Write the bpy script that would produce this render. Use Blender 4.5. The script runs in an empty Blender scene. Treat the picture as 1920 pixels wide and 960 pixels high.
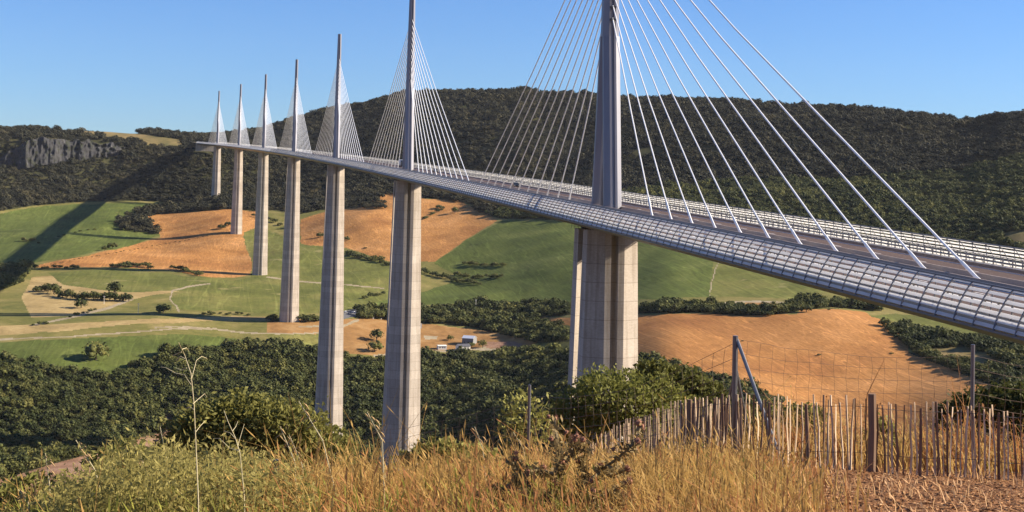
import bpy, math, random
import numpy as np
from mathutils import Vector, Matrix
rnd = random.Random(7)
rng = np.random.default_rng(11)
SC = bpy.context.scene
COL = SC.collection
R = math.radians

# ---------------------------------------------------------------- camera
F = 2633.75; C = np.array([-80.221, -300.529, 4.288]); YAW, PIT, ROL = .1927, .0414, .024; SH = -240
SL = .03025; CV = -5.339e-5

def proj(P):
    X = np.asarray(P, float) - C
    c, s = math.cos(YAW), math.sin(YAW); x = c*X[..., 0]-s*X[..., 1]; y = s*X[..., 0]+c*X[..., 1]; z = X[..., 2]
    c, s = math.cos(PIT), math.sin(PIT); d = c*y+s*z; u = -s*y+c*z
    d = np.where(d < .1, .1, d)
    px, py = F*x/d, -F*u/d; c, s = math.cos(ROL), math.sin(ROL)
    return np.stack([960+c*px-s*py, 480+s*px+c*py+SH], -1)

def ray(px, py):
    a, b = px-960, py-480-SH; c, s = math.cos(ROL), math.sin(ROL); x = (c*a+s*b)/F; u = -(-s*a+c*b)/F
    c, s = math.cos(PIT), math.sin(PIT); y = c-s*u; z = s+c*u
    c, s = math.cos(YAW), math.sin(YAW); return np.array([c*x+s*y, -s*x+c*y, z])

def at(px, py, D):
    r = ray(px, py); return C+r*D/math.hypot(r[0], r[1])

cam = bpy.data.cameras.new('camera'); co = bpy.data.objects.new('camera', cam); COL.objects.link(co)
fw = Vector(ray(960, 240)).normalized(); rt = Vector(ray(961, 240)-ray(960, 240)).normalized(); up = rt.cross(fw).normalized()
M = Matrix.Identity(4)
for i in range(3):
    M[i][0] = rt[i]; M[i][1] = up[i]; M[i][2] = -fw[i]; M[i][3] = C[i]
co.matrix_world = M
cam.sensor_width = 36; cam.lens = F*36/1920; cam.shift_y = SH/1920; cam.clip_start = .3; cam.clip_end = 30000
SC.camera = co

# ---------------------------------------------------------------- light
SUN_AZ, SUN_EL = R(95.5), R(27)          # azimuth from +Y towards +X
w = bpy.data.worlds.new('World'); SC.world = w; w.use_nodes = True
nt = w.node_tree; sky = nt.nodes.new('ShaderNodeTexSky'); sky.sky_type = 'NISHITA'; sky.sun_disc = False
sky.sun_elevation = SUN_EL; sky.sun_rotation = SUN_AZ; sky.altitude = 500; sky.air_density = 1.1; sky.dust_density = .05; sky.ozone_density = 5
bg = nt.nodes['Background']; bg.inputs[1].default_value = .051
tint = nt.nodes.new('ShaderNodeMix'); tint.data_type = 'RGBA'; tint.blend_type = 'MULTIPLY'; tint.inputs[0].default_value = 1; tint.inputs[7].default_value = (.72, .94, 1.34, 1)
nt.links.new(sky.outputs[0], tint.inputs[6]); nt.links.new(tint.outputs[2], bg.inputs[0])
sl = bpy.data.lights.new('sun', 'SUN'); sl.energy = 5; sl.angle = R(.5); sl.color = (1, .88, .72)
so = bpy.data.objects.new('sun', sl); COL.objects.link(so)
sd = Vector((math.sin(SUN_AZ)*math.cos(SUN_EL), math.cos(SUN_AZ)*math.cos(SUN_EL), math.sin(SUN_EL)))
so.rotation_euler = sd.to_track_quat('Z', 'Y').to_euler(); so.location = (200, -200, 300)
SC.view_settings.view_transform = 'Standard'; SC.view_settings.look = 'None'
SC.view_settings.exposure = 1.2; SC.view_settings.gamma = 1
SC.cycles.max_bounces = 5; SC.cycles.transparent_max_bounces = 8

# ---------------------------------------------------------------- helpers
def tag(o, label=None, cat=None, group=None, kind=None):
    if label: o['label'] = label
    if cat: o['category'] = cat
    if group: o['group'] = group
    if kind: o['kind'] = kind
    return o

def empty(name, loc=(0, 0, 0), rz=0):
    o = bpy.data.objects.new(name, None); COL.objects.link(o); o.location = loc; o.rotation_euler = (0, 0, rz); o.empty_display_size = .5
    return o

def link(name, me, parent=None):
    o = bpy.data.objects.new(name, me); COL.objects.link(o)
    if parent: o.parent = parent
    return o

class MB:
    def __init__(s): s.v = []; s.f = []; s.n = 0
    def add(s, v, f):
        v = np.asarray(v, float).reshape(-1, 3); s.v.append(v); s.f += [tuple(int(i)+s.n for i in q) for q in f]; s.n += len(v)
    def box(s, c, d, rz=0, ry=0):
        x, y, z = np.array(d)/2
        v = np.array([[i*x, j*y, k*z] for k in (-1, 1) for j in (-1, 1) for i in (-1, 1)])
        if ry: cc, ss = math.cos(ry), math.sin(ry); v = v @ np.array([[cc, 0, -ss], [0, 1, 0], [ss, 0, cc]])
        if rz: cc, ss = math.cos(rz), math.sin(rz); v = v @ np.array([[cc, ss, 0], [-ss, cc, 0], [0, 0, 1]])
        s.add(v+np.array(c), [(0, 2, 3, 1), (4, 5, 7, 6), (0, 1, 5, 4), (2, 6, 7, 3), (0, 4, 6, 2), (1, 3, 7, 5)])
    def tube(s, pts, rad, n=6, cap=True):
        pts = [np.array(p, float) for p in pts]; m = len(pts)
        if not hasattr(rad, '__len__'): rad = [rad]*m
        vs = []
        for i, p in enumerate(pts):
            t = pts[min(i+1, m-1)]-pts[max(i-1, 0)]; t = t/(np.linalg.norm(t)+1e-9)
            a = np.cross(t, [0, 0, 1.] if abs(t[2]) < .9 else [1., 0, 0]); a /= np.linalg.norm(a); b = np.cross(t, a)
            for k in range(n):
                th = 2*math.pi*k/n; vs.append(p+rad[i]*(math.cos(th)*a+math.sin(th)*b))
        fs = [(i*n+k, i*n+(k+1) % n, (i+1)*n+(k+1) % n, (i+1)*n+k) for i in range(m-1) for k in range(n)]
        if cap: fs += [tuple(range(n))[::-1], tuple((m-1)*n+k for k in range(n))]
        s.add(vs, fs)
    def loft(s, rings, cap=True):
        n = len(rings[0]); m = len(rings); v = np.concatenate([np.asarray(r, float) for r in rings])
        fs = [(i*n+k, i*n+(k+1) % n, (i+1)*n+(k+1) % n, (i+1)*n+k) for i in range(m-1) for k in range(n)]
        if cap: fs += [tuple(range(n))[::-1], tuple((m-1)*n+k for k in range(n))]
        s.add(v, fs)
    def mesh(s, name, m, smooth=False):
        me = bpy.data.meshes.new(name); me.from_pydata(np.concatenate(s.v).tolist(), [], s.f)
        if m: me.materials.append(m)
        if smooth: me.shade_smooth()
        me.update(); return me
    def build(s, name, m, parent=None, smooth=False):
        return link(name, s.mesh(name, m, smooth), parent)

def fastmesh(name, V, Q, m, smooth=False, k=4):
    me = bpy.data.meshes.new(name); V = np.asarray(V, np.float32); Q = np.asarray(Q, np.int32)
    me.vertices.add(len(V)); me.vertices.foreach_set('co', V.ravel())
    me.loops.add(Q.size); me.loops.foreach_set('vertex_index', Q.ravel())
    me.polygons.add(len(Q)); me.polygons.foreach_set('loop_start', np.arange(0, Q.size, k, dtype=np.int32))
    try: me.polygons.foreach_set('loop_total', np.full(len(Q), k, dtype=np.int32))
    except Exception: pass
    if m: me.materials.append(m)
    me.update(calc_edges=True); me.validate()
    if smooth: me.shade_smooth()
    return me

class N:
    """tiny node helper"""
    def __init__(s, name):
        s.m = bpy.data.materials.new(name); s.m.use_nodes = True; s.t = s.m.node_tree; s.n = s.t.nodes; s.l = s.t.links
        s.p = s.n['Principled BSDF']; s.o = s.n['Material Output']; tc = s.n.new('ShaderNodeTexCoord'); s.co = tc.outputs['Object']
    def noise(s, scale, det=4, rough=.6, co=None, stretch=None, dist=0):
        x = s.n.new('ShaderNodeTexNoise'); x.inputs['Scale'].default_value = scale; x.inputs['Detail'].default_value = det
        x.inputs['Roughness'].default_value = rough; x.inputs['Distortion'].default_value = dist
        c = co or s.co
        if stretch:
            mp = s.n.new('ShaderNodeMapping'); mp.inputs['Scale'].default_value = stretch[:3]
            if len(stretch) > 3: mp.inputs['Rotation'].default_value = (0, 0, stretch[3])
            s.l.new(c, mp.inputs[0]); c = mp.outputs[0]
        s.l.new(c, x.inputs['Vector']); return x.outputs['Fac']
    def ramp(s, f, stops):
        r = s.n.new('ShaderNodeValToRGB'); e = r.color_ramp.elements
        while len(e) < len(stops): e.new(.5)
        for i, (p, c) in enumerate(stops): e[i].position = p; e[i].color = (*c, 1) if len(c) == 3 else c
        s.l.new(f, r.inputs[0]); return r.outputs[0]
    def mix(s, f, a, b, mode='MIX'):
        x = s.n.new('ShaderNodeMix'); x.data_type = 'RGBA'; x.blend_type = mode
        for inp, v in ((x.inputs[0], f), (x.inputs[6], a), (x.inputs[7], b)):
            if hasattr(v, 'links') or isinstance(v, bpy.types.NodeSocket): s.l.new(v, inp)
            elif isinstance(v, (int, float)): inp.default_value = v
            else: inp.default_value = (*v, 1)
        return x.outputs[2]
    def bump(s, f, st, dist):
        b = s.n.new('ShaderNodeBump'); b.inputs['Strength'].default_value = st; b.inputs['Distance'].default_value = dist
        s.l.new(f, b.inputs['Height']); s.l.new(b.outputs[0], s.p.inputs['Normal'])
    def out(s, col, rough=.9, metal=0, spec=.2):
        if isinstance(col, bpy.types.NodeSocket): s.l.new(col, s.p.inputs['Base Color'])
        else: s.p.inputs['Base Color'].default_value = (*col, 1)
        s.p.inputs['Roughness'].default_value = rough; s.p.inputs['Metallic'].default_value = metal
        s.p.inputs['Specular IOR Level'].default_value = spec
        return s.m

def simple(name, col, rough=.7, metal=0, spec=.3):
    x = N(name); f = x.noise(3, 3); c = x.mix(f, tuple(k*.85 for k in col), tuple(min(1, k*1.12) for k in col)); return x.out(c, rough, metal, spec)

def field_mat(name, a, b, c, sc=.03, furrow=None, fine=.25, bump=.35, patch=None):
    """a,b,c = dark/mid/light ground colours; furrow=(freq, angle, strength)"""
    x = N(name)
    n1 = x.noise(sc, 6, .6, dist=.6); col = x.ramp(n1, [(.3, a), (.5, b), (.72, c)])
    n2 = x.noise(fine, 5, .75); g = x.ramp(n2, [(.3, (.72, .72, .72)), (.7, (1.22, 1.22, 1.22))]); col = x.mix(.8, col, g, 'MULTIPLY')
    if furrow:
        fr, ang, st = furrow
        for f2, a2, s2 in ((.07, ang, 1.35), (.05, ang+.55, 1.22), (.09, ang-.1, .8)):
            n5 = x.noise(f2*fr/.5, 1, .4, stretch=(1, .03, 1, a2), dist=.15); col = x.mix(1., col, x.ramp(n5, [(.485, (1, 1, 1)), (.5, (s2, s2, s2)), (.515, (1, 1, 1))]), 'MULTIPLY')
        n3 = x.noise(fr, 2, .5, stretch=(1, .02, 1, ang)); g3 = x.ramp(n3, [(.38, (1-st, 1-st, 1-st)), (.5, (1, 1, 1)), (.62, (1+st, 1+st, 1+st))]); col = x.mix(1., col, g3, 'MULTIPLY')
    if patch:
        n4 = x.noise(patch[0], 5, .65); mk = x.ramp(n4, [(patch[1], (0, 0, 0)), (patch[1]+.08, (1, 1, 1))]); col = x.mix(mk, col, patch[2])
    x.bump(n2, bump, 1.2)
    return x.out(col, .95, 0, .08)

def leaf_mat(name, a, b, c, trans=.3, sc=.35, wide=False):
    x = N(name)
    oi = x.n.new('ShaderNodeObjectInfo'); n1 = x.noise(sc, 3, .6)
    ad = x.n.new('ShaderNodeMath'); ad.operation = 'MULTIPLY_ADD'; ad.inputs[1].default_value = .5; x.l.new(oi.outputs['Random'], ad.inputs[0])
    hf = x.n.new('ShaderNodeMath'); hf.operation = 'MULTIPLY'; hf.inputs[1].default_value = .55; x.l.new(n1, hf.inputs[0]); x.l.new(hf.outputs[0], ad.inputs[2])
    col = x.ramp(ad.outputs[0], [(.2, a), (.5, b), (.85, c)])
    if wide:
        ge = x.n.new('ShaderNodeNewGeometry'); n2 = x.noise(.012, 5, .65, co=ge.outputs['Position']); n3 = x.noise(.16, 3, .6, co=ge.outputs['Position'])
        col = x.mix(1., col, x.ramp(n2, [(.34, (.62, .68, .70)), (.5, (1, 1, 1)), (.66, (1.5, 1.35, 1.15))]), 'MULTIPLY'); col = x.mix(1., col, x.ramp(n3, [(.35, (.75, .8, .8)), (.65, (1.3, 1.22, 1.1))]), 'MULTIPLY')
    x.out(col, .7, 0, .15)
    if trans:
        tr = x.n.new('ShaderNodeBsdfTranslucent'); x.l.new(col, tr.inputs[0]); ms = x.n.new('ShaderNodeMixShader'); ms.inputs[0].default_value = trans
        x.l.new(x.p.outputs[0], ms.inputs[1]); x.l.new(tr.outputs[0], ms.inputs[2]); x.l.new(ms.outputs[0], x.o.inputs[0])
    return x.m

MT = {}
MT['green'] = field_mat('green crop', (.068, .088, .020), (.092, .114, .026), (.132, .148, .038), .012, (.35, 1.2, .12), patch=(.045, .66, (.17, .16, .06)))
MT['green2'] = field_mat('pasture', (.095, .104, .026), (.135, .142, .036), (.20, .182, .055), .014, (.3, .5, .08), .2, patch=(.03, .60, (.26, .225, .09)))
MT['meadow'] = field_mat('dry meadow', (.10, .11, .03), (.17, .155, .045), (.27, .215, .08), .02, None, .2)
MT['orange'] = field_mat('stubble', (.27, .12, .038), (.385, .185, .058), (.49, .25, .09), .012, (.6, .25, .12), .3)
MT['orange2'] = field_mat('ploughed stubble', (.26, .11, .036), (.375, .175, .055), (.47, .235, .085), .009, (.8, 1.0, .12), .3)
MT['ochre'] = field_mat('ochre earth', (.19, .10, .035), (.30, .165, .06), (.40, .25, .11), .03, None, .15)
MT['straw'] = field_mat('straw strip', (.26, .19, .08), (.36, .26, .11), (.44, .33, .15), .03)
MT['road'] = field_mat('pale track', (.26, .21, .13), (.33, .27, .17), (.40, .33, .22), .05)
MT['tar'] = field_mat('tarmac', (.10, .10, .10), (.14, .14, .14), (.2, .19, .18), .05)
MT['pink'] = field_mat('bare slope', (.20, .11, .065), (.29, .165, .10), (.38, .24, .16), .05, None, .5)
MT['floor'] = field_mat('forest floor', (.03, .035, .012), (.05, .05, .02), (.08, .07, .03), .03)
MT['scrub'] = field_mat('dry hilltop', (.09, .085, .03), (.20, .15, .06), (.33, .23, .10), .012, None, .12)
MT['rock'] = field_mat('limestone', (.10, .10, .10), (.2, .19, .18), (.45, .43, .40), .05, None, .3)
def near_ground():
    x = N('mulch ground'); n1 = x.noise(1.4, 6, .7); n2 = x.noise(22, 5, .8)
    col = x.ramp(n2, [(.3, (.06, .028, .011)), (.48, (.21, .095, .035)), (.62, (.44, .225, .09)), (.76, (.68, .48, .28))])
    g = x.ramp(n1, [(.35, (.75, .7, .62)), (.65, (1.1, 1.05, 1))]); col = x.mix(1., col, g, 'MULTIPLY'); x.bump(n2, .8, .05)
    return x.out(col, .95, 0, .1)
MT['ground'] = near_ground()
LF = {}
LF['oak'] = leaf_mat('dark oak foliage', (.032, .041, .013), (.070, .082, .025), (.14, .14, .046), .2, wide=True)
LF['olive'] = leaf_mat('olive foliage', (.12, .13, .028), (.26, .25, .062), (.50, .44, .15), .35, 9)
LF['dark'] = leaf_mat('dark glossy foliage', (.04, .046, .012), (.13, .13, .03), (.34, .30, .085), .3, 9)
LF['lime'] = leaf_mat('yellow green weeds', (.13, .12, .028), (.33, .28, .085), (.66, .56, .27), .4, 16)
LF['hill'] = leaf_mat('holm oak foliage', (.017, .020, .012), (.036, .037, .022), (.078, .072, .040), .15, wide=True)
LF['broad'] = leaf_mat('sunlit broad leaves', (.06, .065, .016), (.19, .18, .045), (.44, .39, .13), .35, 9)
BARK = simple('bark', (.12, .085, .06), .9)
STEEL = simple('galvanised steel', (.15, .15, .155), .35, .5, .5)
WOOD = N('weathered chestnut'); _f = WOOD.noise(9, 5, .7, stretch=(1, 1, .15)); WOOD = WOOD.out(WOOD.ramp(_f, [(.3, (.10, .055, .035)), (.5, (.20, .12, .075)), (.7, (.36, .24, .155))]), .85)

# ---------------------------------------------------------------- terrain
COLS = {
 0: [(900,905),(1000,868),(1050,800),(1100,735),(1150,692),(1250,640),(1311,608),(1450,566),(1560,535),(1695,508),(1833,477),(2091,433),(2205,405),(2300,378),(2420,350),(2560,292),(2640,258),(2760,243)],
 100: [(900,890),(1000,852),(1080,765),(1150,685),(1311,605),(1450,562),(1690,508),(1833,475),(2091,432),(2205,408),(2330,380),(2440,355),(2560,295),(2620,262),(2760,245)],
 200: [(900,880),(1000,850),(1080,770),(1170,685),(1312,600),(1450,560),(1690,502),(1833,476),(2025,450),(2158,412),(2320,385),(2473,360),(2560,318),(2640,268),(2800,246)],
 300: [(900,880),(1000,860),(1100,760),(1180,678),(1312,597),(1450,560),(1670,505),(1830,480),(2020,455),(2158,415),(2300,393),(2420,370),(2557,308),(2620,278),(2720,256),(2900,246)],
 370: [(930,880),(1050,800),(1195,662),(1318,598),(1450,562),(1668,510),(1840,475),(2015,446),(2150,405),(2353,374),(2470,335),(2540,290),(2570,279),(2700,276),(2900,262),(3300,247)],
 403: [(950,880),(1050,800),(1200,662),(1322,600),(1450,562),(1668,513),(1850,474),(2012,440),(2150,400),(2352,368),(2450,340),(2540,300),(2600,278),(2900,262),(3300,247)],
 443: [(950,890),(1050,800),(1220,658),(1325,600),(1450,565),(1668,515),(1850,476),(2011,437),(2150,402),(2353,372),(2480,345),(2600,290),(2900,260),(3300,246)],
 485: [(950,890),(1050,800),(1220,652),(1327,600),(1450,567),(1669,516),(1850,475),(2010,440),(2150,405),(2350,378),(2500,345),(2700,290),(3000,250),(3100,244)],
 540: [(950,895),(1050,800),(1220,652),(1328,600),(1500,560),(1668,518),(1850,470),(2010,435),(2150,405),(2350,378),(2500,340),(2700,285),(2900,232),(3100,222)],
 612: [(985,896),(1080,790),(1240,658),(1330,600),(1500,560),(1700,510),(1850,465),(2000,420),(2150,395),(2300,378),(2450,340),(2700,265),(2950,204)],
 700: [(985,896),(1080,790),(1240,662),(1350,603),(1500,562),(1700,500),(1850,450),(2000,405),(2150,375),(2250,362),(2400,330),(2650,245),(2900,186)],
 770: [(985,894),(1080,790),(1250,662),(1370,607),(1500,564),(1680,510),(1810,465),(1980,415),(2140,375),(2250,358),(2420,310),(2650,232),(2870,173)],
 850: [(985,890),(1080,790),(1260,662),(1380,610),(1500,565),(1650,520),(1780,475),(1950,420),(2130,378),(2250,352),(2450,290),(2650,220),(2850,171)],
 960: [(985,825),(1080,752),(1250,662),(1380,612),(1500,565),(1650,500),(1800,440),(1900,415),(2050,385),(2200,350),(2400,280),(2600,215),(2800,172)],
 1050: [(850,870),(1000,770),(1180,662),(1290,612),(1440,570),(1600,500),(1750,440),(1900,410),(2050,370),(2200,340),(2600,210),(2800,174)],
 1132: [(850,840),(1000,732),(1150,645),(1240,603),(1300,584),(1400,563),(1550,500),(1700,450),(1850,410),(2000,370),(2150,335),(2550,210),(2750,178)],
 1250: [(850,800),(940,718),(1060,645),(1180,597),(1270,572),(1420,520),(1600,460),(1750,415),(1900,370),(2100,330),(2450,215),(2650,185)],
 1400: [(800,840),(900,752),(930,727),(1060,655),(1190,594),(1280,573),(1430,520),(1600,460),(1700,425),(1850,380),(2050,330),(2400,225),(2600,196)],
 1550: [(850,835),(900,785),(930,757),(1060,662),(1190,584),(1280,567),(1430,525),(1550,480),(1650,440),(1800,390),(2000,340),(2350,240),(2550,209)],
 1700: [(850,835),(930,759),(1050,675),(1180,610),(1290,576),(1420,535),(1520,500),(1600,450),(1750,400),(1950,345),(2300,255),(2500,228)],
 1820: [(800,835),(900,750),(1040,675),(1170,622),(1280,588),(1400,540),(1500,500),(1600,450),(1750,400),(1900,355),(2250,265),(2420,238)],
 1860: [(800,835),(900,750),(1040,675),(1170,622),(1280,588),(1400,540),(1500,498),(1590,440),(1720,395),(1870,345),(2150,262),(2330,221)],
 1920: [(800,835),(900,750),(1040,675),(1170,622),(1280,588),(1400,540),(1480,495),(1560,436),(1700,390),(1850,340),(2100,260),(2300,214)],
 2300: [(800,850),(900,780),(1040,710),(1170,655),(1280,610),(1400,560),(1600,470),(1700,420),(1850,380),(2100,300),(2300,260)],
}
DG = np.concatenate([[0, 3, 5, 8, 12, 16, 22.5, 26, 30, 38, 60, 90, 120, 200, 304, 450, 640], np.arange(750, 3500, 10.), [4200, 6000, 9000, 14000]])
def colz(px, nodes):
    r0 = ray(px, 500); az = math.atan2(r0[0], r0[1]); ds = []; zs = []
    for D, y in nodes:
        q = px
        for _ in range(4):
            r = ray(q, y); q -= (math.atan2(r[0], r[1])-az)*F
        r = ray(q, y); ds.append(D); zs.append(C[2]+D*r[2]/math.hypot(r[0], r[1]))
    drop = min(.64, max(0, (900-px)/1400))            # the near knoll falls away to the left
    rt = min(1, max(0, (px-1180)/260))
    near = [(0, -1.62), (3, -1.62), (5, -1.66), (8, -1.9-.12*drop), (12, -2.66-.45*drop+.1*rt), (16, -3.39-.9*drop+.17*rt), (22.5, -4.48-1.7*drop+.22*rt), (26, -5.1-2.4*drop+.38*rt), (30, -6.1-3.2*drop+.6*rt),
            (38, -8.6-4*drop), (60, -19-6*drop), (90, -33-6*drop), (120, -46), (200, -72)]
    k = min(1, max(0, (px-950)/900))
    near += [(304, -102+8*k), (450, -172+25*k), (640, -228+60*k)]
    if px < 1050: near.append((800, -240))
    nd = [n[0] for n in near]; nz = [C[2]+n[1] for n in near]
    ds = nd+ds; zs = nz+zs
    L = ds[-1]; zl = zs[-1]; ds += [L+150, L+500, 14000]; zs += [zl-2, zl-25, zl-40]
    return az, np.interp(DG, ds, zs)
AZ = []; ZT = []
for px, nodes in COLS.items():
    a, z = colz(px, nodes); AZ.append(a); ZT.append(z)
AZ = np.array(AZ); ZT = np.array(ZT)
flat = np.interp(DG, [0, 20, 200, 14000], [C[2]-1.62, C[2]-1.6, C[2]-2, C[2]+5])
lowl = ZT[0].copy(); lowl[DG > 1900] = np.minimum(lowl[DG > 1900], ZT[0][DG > 1900]-20)
lowr = ZT[-1].copy()
AZf = np.linspace(AZ[0], AZ[-1], 240)
Zf = np.array([np.interp(AZf, AZ, ZT[:, j]) for j in range(len(DG))]).T
for _ in range(2):                                          # soften the profile joints
    Zs = Zf.copy(); Zs[:, 18:-5] = (Zf[:, 16:-7]+2*Zf[:, 17:-6]+3*Zf[:, 18:-5]+2*Zf[:, 19:-4]+Zf[:, 20:-3])/9; Zf = Zs
for _ in range(14):
    Zs = Zf.copy(); Zs[1:-1] = (Zf[:-2]+2*Zf[1:-1]+Zf[2:])/4; Zf = Zs
A_all = np.concatenate([[-math.pi, -1.5, -.8], AZf, [1.2, 1.9, math.pi]])
Z_all = np.concatenate([[flat, flat, lowl], Zf, [lowr, flat, flat]])
_dj = np.arange(len(DG))
def vnoise(x, y, seed=0):
    xi = np.floor(x).astype(int); yi = np.floor(y).astype(int); fx = x-xi; fy = y-yi; fx = fx*fx*(3-2*fx); fy = fy*fy*(3-2*fy)
    def h(a, b):
        n = (a*374761393+b*668265263+seed*974711) & 0xffffffff; n = ((n ^ (n >> 13))*1274126177) & 0xffffffff; return ((n ^ (n >> 16)) & 0xffff)/65535.
    return (h(xi, yi)*(1-fx)+h(xi+1, yi)*fx)*(1-fy)+(h(xi, yi+1)*(1-fx)+h(xi+1, yi+1)*fx)*fy
def GZ(x, y):
    x = np.asarray(x, float); y = np.asarray(y, float); dx = x-C[0]; dy = y-C[1]; D = np.hypot(dx, dy); a = np.arctan2(dx, dy)
    i = np.clip(np.searchsorted(A_all, a)-1, 0, len(A_all)-2); u = np.clip((a-A_all[i])/(A_all[i+1]-A_all[i]), 0, 1)
    g = np.interp(D, DG, _dj); j = np.clip(g.astype(int), 0, len(DG)-2); v = g-j
    z = (Z_all[i, j]*(1-v)+Z_all[i, j+1]*v)*(1-u)+(Z_all[i+1, j]*(1-v)+Z_all[i+1, j+1]*v)*u
    am = np.clip((D-900)/900, 0, 1)
    z = z+am*(vnoise(x/90, y/90, 3)-.5)*7+am*(vnoise(x/30, y/30, 5)-.5)*1.6
    hill = np.clip((D-2150)/300, 0, 1)
    z = z+hill*((vnoise(x/170, y/260, 9)-.5)*32+(vnoise(x/60, y/80, 12)-.5)*12)*np.clip((2850-D)/250, 0, 1)*np.clip((a-.0)*12, 0, 1)
    z = z+np.clip((40-D)/40, 0, 1)*(vnoise(x/1.3, y/1.3, 4)-.5)*.10
    return z
def gpt(x, y): return np.array([x, y, float(GZ(x, y))])
def hit(px, py, d0=700, d1=3400):
    r = ray(px, py); r = r/math.hypot(r[0], r[1]); D = np.arange(d0, d1, 2.); P = C+D[:, None]*r
    b = np.nonzero(P[:, 2] < GZ(P[:, 0], P[:, 1]))[0]
    k = b[0] if len(b) else len(D)-1
    x, y = P[k, :2]; return np.array([x, y, float(GZ(x, y))])

def inpoly(P, poly):
    x, y = P[..., 0], P[..., 1]; c = np.zeros(x.shape, bool); n = len(poly); j = n-1
    for i in range(n):
        xi, yi = poly[i]; xj, yj = poly[j]
        c ^= ((yi > y) != (yj > y)) & (x < (xj-xi)*(y-yi)/((yj-yi) or 1e-9)+xi); j = i
    return c
def stroke(pts, wd):
    """a thin polygon along a traced line"""
    p = np.array(pts, float); t = np.gradient(p, axis=0); n = np.stack([-t[:, 1], t[:, 0]], 1); n /= np.linalg.norm(n, axis=1)[:, None]+1e-9
    wd = np.broadcast_to(wd, (len(p),))[:, None]/2
    return [tuple(q) for q in np.concatenate([p+n*wd, (p-n*wd)[::-1]])]
FOOT = [(-900,400),(-60,398),(0,396),(60,386),(150,379),(260,376),(300,378),(400,386),(432,392),(480,396),(520,394),(560,402),(640,386),(700,363),(830,374),(900,386),(960,408),(1100,412),(1250,440),(1500,470),(1700,485),(1920,505),(2700,520)]
PATHL = [(-60,915),(0,900),(90,872),(180,848),(250,826),(296,814),(306,800),(296,778),(318,776),(336,800),(332,836),(270,868),(190,905),(100,935),(0,965),(-60,980)]
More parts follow.
